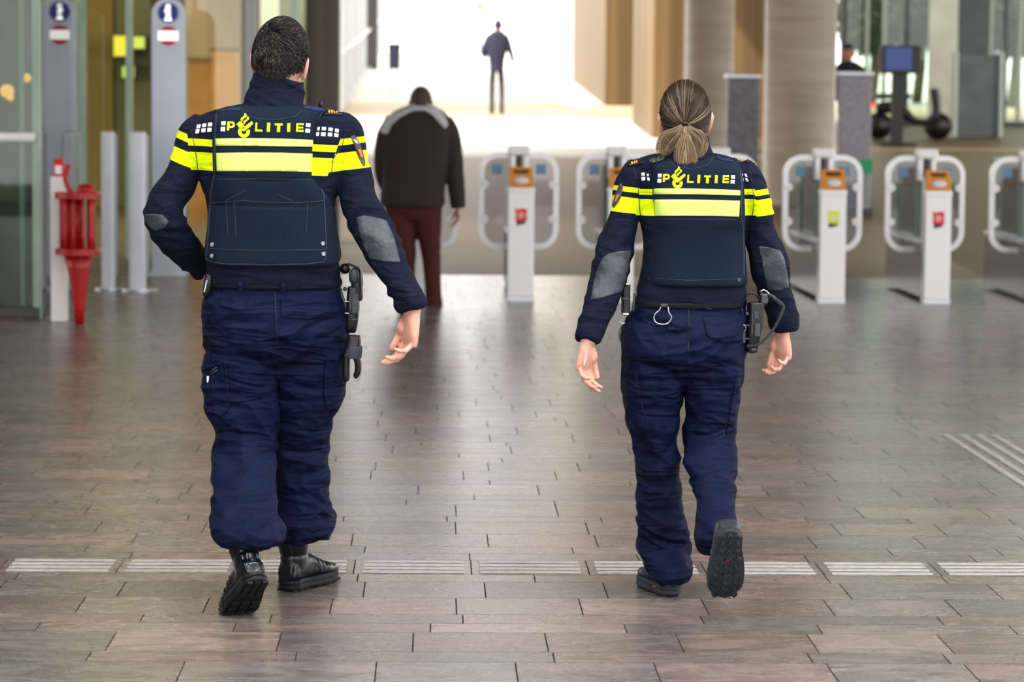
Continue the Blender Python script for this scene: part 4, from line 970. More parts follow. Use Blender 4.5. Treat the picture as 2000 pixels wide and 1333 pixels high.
mz = [([(1, .0, 386), (-1, -.0, -(660))], (-.045, 1.0), [(254.5, 268), (279, 313.5)]),
      ([(-1, 0.10, -347)], (-.36, .93), [(110, 124.5), (141, 168)]),
      ([(1, .35, 763)], (.12, .99), [(349.5, 361.5), (376, 410)])]
mz[0] = ([(1, -.10, 347), (-1, -.35, -763)], (-.045, 1.0), [(254.0, 267.5), (279.5, 314)])
m_jm = jacket_mat('male_jacket_cloth', Ym, mz)
JM = link('jacket', jm, m_jm, MO, smooth=True); bvJ = bvh_of(jm)
# collar
cu = Vector((1, 0, -.16)); col = loft([(at(531, 232, Ym+.0), XA, YA, .110, .088, 2.2), (at(534, 212, Ym), XA, YA, .104, .084, 2.2), (at(539, 190, Ym+.005), cu, YA, .090, .078, 2.1), (at(543, 166, Ym+.012), cu, YA, .085, .076, 2.1), (at(545, 152, Ym+.014), cu, YA, .082, .075, 2.1), (at(546, 158, Ym+.014), cu, YA, .074, .067, 2.1), (at(545, 190, Ym+.01), XA, YA, .066, .06, 2.1)], 48, 5)
cm = displace(remesh([col], .0045, 4), lambda p: ridge(p.x*4, p.y*5, p.z*22+p.x*14)*.006)
CO = link('collar', cm, m_navy, JM, smooth=True)
# vest
vst = [vs(206, 486, 588, Ym, .075, 2.6), vs(213, 432, 640, Ym, .105, 2.8), vs(222, 421, 630, Ym, .130, 4), vs(250, 419, 617, Ym, .146, 6), vs(300, 420, 613, Ym, .154, 7), vs(335, 420, 614, Ym, .156, 6), vs(352, 417, 622, Ym, .156, 5), vs(374, 412, 640, Ym, .156, 4),
       vs(400, 409, 652, Ym, .155, 3), vs(440, 408, 657, Ym, .156, 3), vs(480, 404, 663, Ym, .158, 3), vs(500, 402, 664, Ym, .158, 3), vs(512, 404, 660, Ym, .157, 3), vs(516, 410, 650, Ym, .15, 3)]
z370 = at(500, 370, Ym).z
def vw(p):
    c = at(533, 300, Ym).x
    return .0022*noise.noise(Vector((p.x*9, p.y*9, p.z*8)))+ridge(p.x*3+p.z*7, p.y*4, p.z*9)*.0018 - .004*ga(p.z-.10*abs(p.x-c), at(500, 352, Ym).z, .006) - .003*ga(p.z, at(500, 400, Ym).z, .004) + .002*(p.z < at(500, 400, Ym).z)
vm = displace(remesh([loft(vst, 60, 5)], .005, 3), vw)
VO = link('vest', vm, m_vest, MO, smooth=True); bvV = bvh_of(vm); Z5 = .18
f5 = lambda x, y: (x/5.882+380, y/5.882+180)
f1 = lambda x, y: (x/2.2217+260, y/2.2217+20)
decals('letter', [txt(TXT[k], f5) for k in ('P', 'L', 'I', 'T', 'I2', 'E')], bvV, m_yel, VO, cell=3, label='yellow letter of the word POLITIE')
decals('emblem', [txt(RING, f5)]+txt(EMB, f5), bvV, m_yel, VO, cell=3, label='piece of the yellow flame, book and ring emblem')
decals('white_square', txt(SQ, f5), bvV, m_white, VO, cell=3)
decal('reflective_strip', [[(421, 271), (480, 270), (550, 271), (611, 273.5), (611, 286.5), (550, 286), (480, 285), (421, 285)]], bvV, m_refl, VO, label='narrow pale yellow reflective strip')
decal('reflective_strip', [[(422, 299), (480, 298), (550, 298.5), (610, 300.5), (609.5, 336), (550, 334.5), (480, 334.5), (423.5, 334.5)]], bvV, m_refl, VO, label='broad pale yellow reflective strip')
decals('piping', [lines([q], 2.2) for q in [[(423, 213), (420, 260), (420, 340), (413, 372), (409, 420), (405, 480), (402, 505), (412, 512), (440, 516), (520, 518), (600, 516), (634, 512), (637, 480), (634, 420), (632, 378), (622, 355), (614, 338), (613, 260), (622, 230), (632, 214)]]], bvV, m_piping, VO, off=.0015)
decals('stitching', [lines([q], 1.1) for q in [[(424, 351), (500, 349), (618, 352)], [(413, 397), (470, 392), (530, 396), (590, 396), (632, 392)], [(442, 395), (445, 458)], [(458, 396), (461, 462)], [(601, 392), (598, 455)], [(441, 392), (478, 372)], [(540, 380), (570, 392)], [(410, 486), (500, 490), (634, 488)], [(470, 210), (476, 224), (500, 232), (540, 234), (575, 228), (592, 214)]]], bvV, m_piping, VO, off=.0015, thick=.0008)
for (x, y) in [(415, 478), (414, 500), (630, 476), (631, 496)]:
    c = at(x, y, 8.0); h = bvV.ray_cast(CP, ray(x, y).normalized())
    if h[0]: link('snap_button', cyl(h[0]+h[1]*.004, h[0]-h[1]*.003, .0065, 18).mesh(), m_snap, VO, smooth=False)
decal('shoulder_panel', [[(424, 212), (446, 206), (470, 203), (470, 208), (468, 216), (440, 216), (425, 219)]], bvV, m_strap, VO, off=.003, label='bright navy shoulder panel')
decal('shoulder_panel', [[(592, 206), (612, 208), (632, 213), (634, 218), (615, 216), (594, 212)]], bvV, m_strap, VO, off=.003, label='bright navy shoulder panel')
# jacket details
decals('white_check', [q for q in txt([[(28, 376), (72, 371), (65, 411), (21, 416)], [(92, 365), (138, 361), (131, 402), (84, 406)], [(157, 352), (205, 350), (203, 392), (152, 396)], [(16, 428), (58, 425), (50, 471), (9, 476)], [(80, 420), (128, 416), (122, 462), (75, 467)], [(149, 411), (198, 409), (197, 456), (145, 460)],
                                      [(1408, 408), (1440, 400), (1435, 440), (1405, 442)], [(1464, 400), (1512, 405), (1508, 442), (1460, 440)], [(1540, 408), (1588, 412), (1584, 452), (1534, 444)], [(1614, 418), (1658, 428), (1652, 468), (1610, 458)], [(1400, 460), (1432, 460), (1426, 506), (1394, 502)], [(1454, 460), (1506, 462), (1502, 510), (1450, 504)], [(1532, 464), (1582, 468), (1578, 512), (1528, 506)], [(1606, 472), (1654, 480), (1648, 520), (1602, 514)]], f5)], bvJ, m_white, JM, label='white printed checks on the shoulder')
EPP = JM
for x0, y0, k in ((402.5, 211.5, .05), (640.5, 217, .07)):
    ep = decal('epaulette', [[(x0-8, y0-3), (x0+26, y0-2+k*26), (x0+29, y0+8), (x0-9, y0+7)]], bvJ, m_black, JM, off=.006, thick=.003)
    decals('rank_bar', [[(x0+5.2*i, y0+k*5*i), (x0+5.2*i+3.4, y0+k*5*i), (x0+5.2*i+3.6, y0+4.6+k*5*i), (x0+5.2*i+.3, y0+4.6+k*5*i)] for i in range(4)], bvJ, m_gold, EPP, off=.0085, label='four gold rank bars')
decal('elbow_patch', [[(283, 419), (300, 418), (318, 420), (330, 432), (322, 445), (305, 452), (292, 445), (285, 432)]], bvJ, m_patch, JM, label='shiny grey elbow patch')
decal('elbow_patch', [[(695, 425), (712, 421), (740, 426), (756, 432), (770, 465), (782, 512), (750, 511), (722, 506), (710, 480), (700, 450)]], bvJ, m_patch, JM, label='shiny grey elbow patch')
bd = decal('sleeve_badge', [[(685, 266), (692, 264), (700, 276), (708, 296), (713, 318), (711, 326), (702, 312), (694, 290)]], bvJ, mat('badge_purple', (.06, .04, .07), .6), JM, off=.004, label='dark shield-shaped sleeve badge')
decal('badge_emblem', [[(698, 290), (704, 292), (708, 308), (704, 308)], ], bvJ, mat('badge_orange', (.7, .2, .05), .5), EPP, off=.006)
decal('badge_emblem', [[(690, 272), (696, 274), (699, 281), (694, 280)], ], bvJ, m_white, EPP, off=.006)
decals('seam', [lines([q], 1.3) for q in [[(373, 254), (379, 280), (384, 310), (388, 345)], [(675, 262), (668, 285), (650, 312), (647, 345), (650, 380)]]], bvJ, m_black, JM, off=.001, thick=.0008)
decals('cuff', [lines([q], 1.6) for q in [[(767, 585), (795, 579), (822, 573)], [(800, 592), (803, 612)]]], bvJ, m_black, JM, off=.001)
an = at(624, 210, Ym+.1); link('radio_antenna', cyl(an, at(627, 198, Ym+.1), .006, 12).mesh(), m_black, VO, smooth=True)
# trousers
pel = [vs(548, 408, 662, Ym, .125, 2.6), vs(575, 402, 668, Ym, .135, 2.6), vs(600, 397, 671, Ym-.005, .145, 2.5), vs(637, 401, 674, Ym-.01, .15, 2.4), vs(674, 405, 675, Ym, .145, 2.4), vs(705, 440, 640, Ym, .11, 2.2), vs(735, 490, 600, Ym, .07, 2.2)]
legL = [vs(640, 404, 538, Ym, .12), vs(700, 406, 543, Ym-.005, .12), vs(733, 407, 543, Ym-.005, .115), vs(780, 411, 542, Ym-.01, .108), vs(818, 415, 540, Ym-.01, .10), vs(843, 424, 536, Ym-.015, .09), vs(868, 421, 535, Ym-.03, .088), vs(905, 421, 534, Ym-.09, .088), vs(950, 419, 534, Ym-.165, .09), vs(1000, 419, 536, Ym-.245, .095, 2.6), vs(1028, 423, 541, Ym-.29, .115, 3), vs(1046, 430, 543, Ym-.31, .12, 3), vs(1056, 440, 536, Ym-.305, .104, 3)]
legR = [vs(640, 540, 674, Ym, .12), vs(680, 541, 678, Ym, .12), vs(733, 541, 668, Ym+.02, .115), vs(786, 540, 658, Ym+.04, .105), vs(818, 539, 643, Ym+.06, .095), vs(866, 536, 638, Ym+.08, .085), vs(935, 536, 639, Ym+.11, .085), vs(973, 536, 638, Ym+.12, .088), vs(1005, 537, 643, Ym+.13, .095, 2.6), vs(1024, 536, 644, Ym+.135, .105, 3), vs(1040, 537, 634, Ym+.135, .105, 3.2), vs(1054, 540, 618, Ym+.14, .098, 3.2)]
pk = [limb([(424, 690, Ym-.02, .03, .07), (424, 740, Ym-.02, .04, .08), (428, 800, Ym-.02, .036, .08), (436, 828, Ym-.02, .02, .06)], e=3), limb([(660, 690, Ym+.01, .02, .06), (656, 720, Ym+.02, .028, .08), (650, 770, Ym+.03, .03, .08), (640, 795, Ym+.04, .02, .06)], e=3)]
tm = displace(remesh([loft(pel, 48, 4), loft(legL, 40, 4), loft(legR, 40, 4)]+pk, .006, 5), trouser_wr(0, at(500, 845, Ym).z, at(500, 1030, Ym).z, at(540, 800, Ym).x, at(540, 552, Ym).z))
TR = link('trousers', tm, m_trouser, MO, smooth=True); bvT = bvh_of(tm)
decal('pocket_flap', [[(437, 556), (487, 562), (484, 585), (478, 606), (455, 605), (428, 598), (432, 580)]], bvT, m_trouser, TR, off=.004, thick=.003)
decal('pocket_flap', [[(547, 584), (600, 587), (645, 590), (646, 622), (600, 624), (550, 620)]], bvT, m_trouser, TR, off=.004, thick=.003)
decal('cargo_pocket', [[(412, 690), (428, 698), (440, 745), (446, 800), (432, 815), (418, 808), (411, 760)]], bvT, m_trouser, TR, off=.006, thick=.005)
decal('cargo_pocket', [[(636, 706), (662, 694), (666, 740), (656, 780), (636, 800), (632, 760)]], bvT, m_trouser, TR, off=.006, thick=.005)
decals('stitching', [lines([q], 1.2) for q in [[(536, 556), (538, 600), (541, 660), (542, 720)], [(438, 700), (444, 760), (448, 806)], [(412, 706), (434, 712)], [(636, 716), (664, 706)]]], bvT, m_black, TR, off=.001, thick=.0008)
decals('pen', [lines([q], 2.2) for q in [[(411, 726), (424, 718)], [(412, 731), (425, 723)]]], bvT, m_patch, TR, off=.008, label='grey tools in the side pocket')
link('white_tag', cyl(at(406, 735, 8.9), at(406.5, 754, 8.9), .004, 10).mesh(), m_white, TR, label='small white item at the side pocket')
# belt
bl = [vs(550, 405, 664, Ym, .139, 2.6), vs(552, 404, 665, Ym, .141, 2.6), vs(558, 404, 665, Ym, .141, 2.6), vs(561, 405, 664, Ym, .139, 2.6)]
BT = link('belt', remesh([loft(bl, 48, 3)], .006, 1), mat('belt_webbing', (.004, .006, .010), .7, spec=.2), MO, smooth=True)
for x in (470, 553): link('belt_loop', box(at(x, 560, Ym-.148), (.016, .006, .03), bev=.002).mesh(), m_trouser, BT)
# gear: right hip
yh = Ym-.02
def gb(px, py, w, h, d=.04, Y=None, m=m_black, n='holster', par=None, bev=.006, rot=0, lab=None):
    Y = Y or yh; R = Matrix.Rotation(math.radians(rot), 3, 'Y')
    return link(n, box(at(px, py, Y), (w*Y/F, d, h*Y/F), R, bev=bev).mesh(), m, par, label=lab)
HO = link('holster', remesh([limb([(690, 560, yh, .018, .03), (689, 600, yh, .022, .036), (686, 640, yh, .019, .03), (685, 650, yh, .015, .02)], e=4)], .004, 2), m_black, MO, smooth=True)
gb(697, 556, 22, 66, .05, m=m_black, n='holster_shell', par=HO, bev=.012, rot=-3)
link('pistol_grip', loft([(at(692, 541, yh-.03), XA, ZA, .016, .022, 2.2), (at(692, 541, yh+.03), XA, ZA, .018, .026, 2.2)], 24, 2).mesh(), m_dgrey, HO, smooth=True)
link('grip_cap', loft([(at(692, 539, yh-.04), XA, ZA, .012, .019, 2.4), (at(692, 539, yh-.03), XA, ZA, .015, .022, 2.4)], 24, 2).mesh(), mat('grip_cap', (.05, .06, .075), .4), HO, smooth=True)
link('radio_speaker', ball(at(674, 525, yh), (.017, .02, .017), 24).mesh(), m_black, HO, smooth=True, label='round black knob above the holster')
link('cable_loop', tube([at(672, 520, yh), at(680, 516, yh), at(688, 519, yh), at(700, 525, yh), at(706, 538, yh), at(707, 560, yh)], .0035).mesh(), m_black, HO, smooth=True)
gb(693, 583, 11, 20, .012, yh-.035, m_dgrey, 'ribbed_block', HO, .002)
gb(693, 600, 12, 26, .012, yh-.035, m_patch, 'buckle', HO, .002, lab='grey buckle')
for q in ((693, 624, 12, 3), (687.5, 615, 2, 20), (699, 615, 2, 20)): gb(*q, .006, yh-.034, m_patch, 'buckle_frame', HO, .001)
gb(684, 590, 3.5, 30, .01, yh-.034, m_dgrey, 'strap_edge', HO, .001)
gb(677, 589, 8, 2.5, .008, yh-.03, m_steel, 'bright_clip', HO, .001); gb(678, 612, 9, 2.5, .008, yh-.03, m_steel, 'bright_clip', HO, .001)
link('rivet', ball(at(674, 565, yh-.02), .007).mesh(), m_dgrey, HO, smooth=True)
link('belt_hook', tube([at(664, 565, yh), at(668, 580, yh-.02), at(676, 600, yh-.02), at(680, 618, yh-.02)], .006).mesh(), m_dgrey, HO, smooth=True)
# gloves hanging below the holster
ge = empty('gloves', at(688, 690, Ym-.04), 'pair of black work gloves hanging below the holster of the male officer', 'gloves')
yg = Ym-.09
link('glove_cuff', remesh([limb([(691, 655, yg, .021, .024), (691, 664, yg, .024, .027), (688, 682, yg, .027, .03)], e=2.6)], .004, 3), m_black, ge, smooth=True)
link('knit_band', loft([vs(676, 676, 707, yg, .030), vs(680, 675, 708, yg, .032), vs(694, 676, 707, yg, .032), vs(700, 678, 706, yg, .030)], 32, 3).mesh(), mat('knit_cuff', (.035, .045, .06), .8), ge, smooth=True, label='dark grey knitted band')
link('glove_finger', remesh([limb([(677, 690, yg, .012, .02), (676, 715, yg, .0125, .018), (676, 738, yg, .012, .015), (676, 746, yg, .007, .009)])], .003, 3), m_black, ge, smooth=True)
link('glove_finger', remesh([limb([(694, 692, yg-.01, .012, .02), (699, 708, yg-.01, .0115, .017), (699, 725, yg-.01, .0105, .014), (694, 736, yg-.01, .009, .01), (691, 737, yg-.01, .005, .006)])], .003, 3), m_black, ge, smooth=True)
# gear: left hip pouch
PO = link('pouch', remesh([limb([(409, 535, Ym-.06, .014, .03), (407, 552, Ym-.06, .017, .034), (404, 572, Ym-.06, .014, .03), (401, 580, Ym-.06, .009, .02)], e=3)], .004, 2), m_black, MO, smooth=True)
gb(406, 545, 7, 4, .01, Ym-.10, m_patch, 'bright_clip', PO, .001); gb(402, 558, 3, 26, .02, Ym-.085, m_steel, 'metal_edge', PO, .001, rot=12)
# boots
bl_ = gnd(468, 1202); BO, _ = shoe(.305, .108, True, 37, 0, 24, Vector((bl_.x, bl_.y, .003)), .215, MO, 'boot')
br_ = gnd(556, 1158); yw = math.radians(-28); pv = Vector((br_.x-math.sin(yw)*.215, br_.y+math.cos(yw)*.215, .003))
BO2, _ = shoe(.305, .108, True, 0, 0, -28, pv, .215, MO, 'boot')
link('eyelet_ring', sweep_rect([at(449, 1074, 8.70)+Vector((.008*math.cos(a), 0, .008*math.sin(a))) for a in np.linspace(0, 2*math.pi, 14)[:-1]], .002, .002, True, YA).mesh(), m_steel, BO)
for (x, y) in ((602, 1062), (607, 1075), (609, 1095)): link('eyelet', ball(at(x, y, Ym+.20), .004).mesh(), m_steel, BO2)
# body
def shrink(st, k): return [(c, u, v, a*k, b*k, 2.2) for c, u, v, a, b, e in st]
hc = at(548, 117, Ym+.02)
Mh = Matrix.Translation(hc) @ Matrix.Rotation(math.radians(-12), 4, 'Z') @ Matrix.Rotation(math.radians(6), 4, 'Y') @ Matrix.Rotation(math.radians(-4), 4, 'X')
wR = at(806, 612, Ym-.155); wL = at(397, 530, Ym+.16)
def barm(a, k): return [(at(p[0], p[1], p[2]), p[3]*k, p[3]*k) for p in a]
G = [loft(shrink(torso, .86), 32, 3), loft(shrink(pel, .85), 32, 3), loft(shrink(legL, .7)[:-3]+[(Vector((bl_.x+.012, bl_.y-.018, .27)), XA, YA, .036, .036, 2), (Vector((bl_.x+.03, bl_.y-.07, .165)), XA, YA, .028, .028, 2)], 24, 3), loft(shrink(legR, .7)[:-3]+[(Vector((br_.x+.023, br_.y+.044, .22)), XA, YA, .034, .036, 2), (Vector((br_.x+.025, br_.y+.05, .09)), XA, YA, .026, .028, 2)], 24, 3),
     limbp([(hc+Vector((0, .01, -.03)), .062, .066), (at(543, 175, Ym+.01), .06, .064), (at(540, 215, Ym), .07, .07)]),
     limbp(barm(armL[:-2], .66)+[(at(380, 508, Ym+.11), .034, .034), (wL, .029, .025)]), limbp(barm(armR[:-3], .66)+[(at(789, 568, Ym-.145), .034, .034), (wR, .029, .026)])]
G += head_geo(Mh, .078, 1, .116)
G += hand(wR, Vector((-.10, .05, -1)), Vector((-.90, -.42, 0)), Vector((-.42, .9, 0)), 1.12, curls=[(26, 30, 18), (34, 34, 20), (40, 38, 22), (46, 42, 24)], textra=-12)
G += hand(wL+Vector((0, .01, -.005)), Vector((.25, .93, -.45)), Vector((1, -.2, 0)), Vector((0, -.4, -1)), 1.0, curl=(14, 18, 12))
bm_ = remesh(G, .0031, 3); BD = link('body', bm_, m_skin, MO, smooth=True)
face_parts(Mh, MO)
# hair
def cap(Mh, reg, off, m, par, w=.079, amp=.002, nu=96, hz=.112):
    bm = bmesh.new(); bmesh.ops.create_uvsphere(bm, u_segments=nu, v_segments=64, radius=1)
    for v in bm.verts:
        d = v.co.normalized(); p = Vector((d.x*w, d.y*.098, d.z*hz))+Vector((0, -.005, .01)); k = reg(p)
        o = off*k-.006*(1-k)+amp*noise.noise(p*70)*k
        v.co = Mh @ (p+Vector((d.x/w, d.y/.098, d.z/hz)).normalized()*o)
    me = bpy.data.meshes.new('hair'); bm.to_mesh(me); bm.free(); return link('hair', me, m, par, smooth=True)
def regM(p):   # where the short hair grows
    low = -.078+.05*sst(.02, .075, abs(p.x)) if p.y < -.02 else -.03
    zl = low if p.y < -.015 else (-.005 if p.y < .035 else .055)
    k = sst(zl-.006, zl+.014, p.z)
    if abs(p.x) > .06 and -.03 < p.y < .03: k *= sst(.008, .024, p.z) if p.y > -.016 else k
    return k
m_hm = hair_mat('male_hair', (.006, .004, .006), (.13, .105, .11), .34)
HB = cap(Mh, regM, .006, mat('male_hair_base', (.012, .009, .010), .7, var=(120, .4)), MO, w=.078, hz=.116)
rs = random.Random(5); S = Strands(); crown = Vector((-.035, -.065, .085))
cnt = 0
while cnt < 5200:
    d = Vector((rs.gauss(0, 1), rs.gauss(0, 1), rs.gauss(0, 1))).normalized(); p = Vector((d.x*.078, d.y*.098, d.z*.116))+Vector((0, -.005, .01))
    if regM(p) < .6 or (p.y > .05 and rs.random() < .5): continue
    nn = Vector((d.x/.078, d.y/.098, d.z/.116)).normalized(); away = (p-crown); away -= nn*away.dot(nn); away.normalize()
    sw = nn.cross(away)*(.55+.9*noise.noise(p*38)); down = Vector((0, 0, -1)); down -= nn*down.dot(nn)
    t = (away*.7+sw+down*.7*sst(.09, -.03, p.z)+Vector((0, 0, 0))).normalized(); short = sst(-.075, .0, p.z)
    L_ = (.006+.017*short)*rs.uniform(.8, 1.2); lift = .15+.35*short
    p0 = p+nn*.002; pts = [Mh @ (p0+t*L_*q+nn*(.003+.006*short)*math.sin(q*2.4)*(.8+lift)) for q in (0, .3, .6, .85, 1.0)]
    c = rs.random()**3*1.0+.45*noise.noise(p*45)+.3*(1-short); S.add(pts, .0006+.0008*short, c, c*.8); cnt += 1
S.obj('hair_locks', m_hm, HB)

# ------------------------------------------------------------------ FEMALE OFFICER
Yf = 9.05
base = gnd(1350, 1170); FO = empty('person', (base.x, Yf, 0), 'blonde police officer with a low ponytail in navy uniform and vest, walking at right', 'person')
torso = [vs(299, 1290, 1396, Yf, .055), vs(306, 1262, 1426, Yf, .075), vs(316, 1240, 1448, Yf, .088), vs(332, 1230, 1462, Yf, .096), vs(360, 1232, 1466, Yf, .10, 2.3), vs(400, 1240, 1464, Yf, .104, 2.3), vs(440, 1252, 1456, Yf, .112, 2.5), vs(490, 1257, 1452, Yf, .108, 2.5), vs(540, 1250, 1454, Yf, .112, 2.5), vs(575, 1243, 1456, Yf, .118, 2.5), vs(592, 1241, 1455, Yf, .12, 2.5), vs(600, 1246, 1452, Yf, .116, 2.5)]
armL = [(1252, 328, Yf, .04), (1240, 342, Yf, .045, .06), (1229, 372, Yf, .046, .058), (1219, 417, Yf, .047, .055), (1205, 480, Yf-.02, .055, .056), (1193, 530, Yf-.04, .056, .056), (1179, 575, Yf-.07, .050, .05), (1164, 615, Yf-.10, .044, .045), (1149, 655, Yf-.12, .039, .04), (1147, 664, Yf-.125, .037, .038)]
armR = [(1444, 328, Yf, .04), (1456, 342, Yf, .045, .06), (1468, 372, Yf, .046, .058), (1478, 417, Yf, .046, .055), (1484, 455, Yf+.01, .047, .055), (1495, 492, Yf+.02, .054, .055), (1504, 525, Yf+.03, .055, .055), (1512, 565, Yf+.05, .050, .05), (1526, 610, Yf+.07, .048, .047), (1531, 638, Yf+.08, .048, .046), (1531, 645, Yf+.08, .044, .043)]
cxf = at(1350, 300, Yf).x
def jwf(p):
    side = min(1, max(0, (abs(p.x-cxf)-.165)/.05)); el = ga(p.z, at(1350, 500, Yf).z, .08)
    low = ga(p.z, at(1350, 580, Yf).z, .035)
    u = ridge(p.x*9+p.z*5, p.y*8+3, p.z*14+noise.noise(p*7)*1.2); hl = ridge(p.x*3-p.z*2, p.y*3+2, p.z*30+noise.noise(p*5))
    vf = ridge(p.x*26, p.y*6, p.z*4)*ga(p.z, at(1350, 390, Yf).z, .08)
    return u*(.0018+.0038*side+.005*side*el)+ridge(p.x*14-p.z*9, p.y*9, p.z*6+4)*.0035*side+hl*.005*low*(1-side)+vf*side*.0045
jf = displace(remesh([loft(torso, 40, 4), limb(armL, sub=4), limb(armR, sub=4)], .0055, 6), jwf)
fz = [([(1, .12, 1291), (-1, .08, -1441)], (0, 1.0), [(368.5, 379.3), (388, 420)]),
      ([(-1, -.12, -1291)], (-.12, .99), [(213.6, 223.5), (233.6, 264)]),
      ([(1, -.08, 1441)], (.12, .99), [(544.0, 555), (563, 595)])]
JF = link('jacket', jf, jacket_mat('female_jacket_cloth', Yf, fz), FO, smooth=True); bvJ = bvh_of(jf)
cu = Vector((1, 0, -.05)); col = loft([(at(1343, 318, Yf), XA, YA, .092, .078, 2.2), (at(1343, 304, Yf), XA, YA, .084, .072, 2.2), (at(1343, 285, Yf+.01), cu, YA, .074, .066, 2.1), (at(1343, 268, Yf+.018), cu, YA, .067, .062, 2.1), (at(1343, 263, Yf+.018), cu, YA, .063, .058, 2.1), (at(1343, 270, Yf+.018), cu, YA, .055, .05, 2.1), (at(1343, 290, Yf+.01), XA, YA, .05, .048, 2.1)], 48, 5)
link('collar', displace(remesh([col], .0045, 4), lambda p: ridge(p.x*4, p.y*5, p.z*26+p.x*16)*.003), m_navy, JF, smooth=True)
vst = [vs(303, 1292, 1394, Yf, .07, 2.6), vs(309, 1268, 1424, Yf, .09, 2.8), vs(318, 1264, 1438, Yf, .114, 4), vs(345, 1270, 1446, Yf, .130, 6), vs(400, 1274, 1449, Yf, .137, 7), vs(430, 1273, 1450, Yf, .137, 5), vs(450, 1266, 1453, Yf, .132, 3.1), vs(490, 1264, 1454, Yf, .128, 3), vs(530, 1262, 1456, Yf, .130, 3), vs(550, 1261, 1457, Yf, .132, 3), vs(556, 1266, 1452, Yf, .128, 3)]
vm = displace(remesh([loft(vst, 60, 5)], .005, 3), lambda p: .002*noise.noise(Vector((p.x*9, p.y*9, p.z*8+5)))+ridge(p.x*3-p.z*6, p.y*4+6, p.z*8)*.0016)
VF = link('vest', vm, m_vest, FO, smooth=True); bvV = bvh_of(vm)
def f6(x, y):
    X = 612+(x-300)*.864; Yy = 235+(y-338)*.90+(X-612)*-.004
    return (X/5.882+1180, Yy/5.882+300)
decals('letter', [txt(TXT[k], f6) for k in ('P', 'L', 'I', 'T', 'I2', 'E')], bvV, m_yel, VF, Y=Yf, cell=3, label='yellow letter of the word POLITIE')
decals('emblem', [txt(RING, f6)]+txt(EMB, f6), bvV, m_yel, VF, Y=Yf, cell=3, label='piece of the yellow flame, book and ring emblem')
decals('white_square', txt(SQ, f6), bvV, m_white, VF, Y=Yf, cell=3)
decal('reflective_strip', [[(1277, 368.5), (1330, 368), (1390, 369.5), (1445.7, 372), (1445.7, 382), (1390, 380.5), (1330, 379.5), (1277, 380)]], bvV, m_refl, VF, Y=Yf, label='narrow pale yellow reflective strip')
decal('reflective_strip', [[(1278, 390), (1340, 390), (1400, 391), (1445, 392.5), (1443.5, 423.6), (1400, 422), (1340, 421.5), (1278.6, 422)]], bvV, m_refl, VF, Y=Yf, label='broad pale yellow reflective strip')
decals('piping', [lines([q], 1.8) for q in [[(1259, 312), (1264, 330), (1272, 350), (1275, 380), (1276, 425), (1268, 445), (1265, 480), (1264, 540)], [(1441, 309), (1446, 330), (1448.5, 360), (1447, 425), (1452, 450), (1453, 500), (1453, 540)]]], bvV, m_piping, VF, off=.0015, Y=Yf)
decals('stitching', [lines([q], 1.0) for q in [[(1280, 428), (1440, 429)], [(1268, 544), (1350, 548), (1450, 545)], [(1300, 306), (1320, 326), (1350, 331), (1384, 322), (1394, 306)]]], bvV, m_piping, VF, off=.0015, thick=.0008, Y=Yf)
for (x, y) in [(1267, 546), (1442, 547)]:
    h = bvV.ray_cast(CP, ray(x, y).normalized())
    if h[0]: link('snap_button', cyl(h[0]+h[1]*.004, h[0]-h[1]*.003, .0065, 18).mesh(), m_dgrey, VF)
sb = decal('shoulder_badge', [[(1270, 313), (1276, 310), (1292, 305.5), (1297, 306), (1298, 311), (1292, 314), (1276, 319), (1270, 318)]], bvV, mat('badge_grey_green', (.07, .10, .09), .6), VF, off=.006, Y=Yf, label='small grey-green badge on the shoulder')
decals('badge_marks', [lines([q], 1.0) for q in [[(1275, 312), (1275, 317)], [(1280, 311), (1284, 310), (1281, 313), (1284, 315), (1280, 316)], [(1288, 309), (1290, 313), (1293, 308)]]], bvV, m_black, VF, off=.009, Y=Yf)
decal('shoulder_panel', [[(1400, 300), (1424, 304), (1436, 309), (1432, 316), (1412, 314), (1398, 308)]], bvV, m_strap, VF, off=.003, Y=Yf, label='bright navy shoulder panel')
f7 = lambda x, y: (x/5.882+1180, y/5.882+300)
decals('white_check', txt([[(428, 222), (466, 220), (468, 258), (426, 262)], [(490, 234), (512, 232), (516, 262), (494, 264)], [(428, 272), (470, 268), (472, 310), (430, 314)], [(494, 276), (520, 276), (526, 312), (500, 314)],
                          [(1580, 234), (1594, 234), (1592, 264), (1578, 264)], [(1612, 230), (1636, 238), (1646, 270), (1618, 262)], [(1578, 276), (1596, 276), (1602, 318), (1578, 322)], [(1618, 280), (1648, 290), (1660, 328), (1628, 318)]], f7), bvJ, m_white, JF, Y=Yf, label='white printed checks on the shoulder')
EPP = JF
for x0, y0, k, nb in ((1233, 318.5, -.22, 3), (1440.5, 311, .06, 4)):
    ep = decal('epaulette', [[(x0-7, y0+k*-7-3), (x0+20, y0-4+k*20), (x0+24, y0+5+k*20), (x0-8, y0+7)]], bvJ, m_black, JF, off=.006, thick=.003, Y=Yf)
    decals('rank_bar', [[(x0+4.8*i, y0+k*5*i-1), (x0+4.8*i+3.2, y0+k*5*i-1), (x0+4.8*i+3.2, y0+3+k*5*i), (x0+4.8*i, y0+3+k*5*i)] for i in range(nb)], bvJ, m_gold, EPP, off=.0085, Y=Yf, label='gold rank bars')
decal('elbow_patch', [[(1178, 503), (1190, 495), (1212, 491), (1233, 489), (1228, 520), (1222, 548), (1214, 570), (1190, 578), (1168, 584), (1153, 586), (1160, 550), (1168, 522)]], bvJ, m_patch, JF, Y=Yf, label='grey elbow patch')
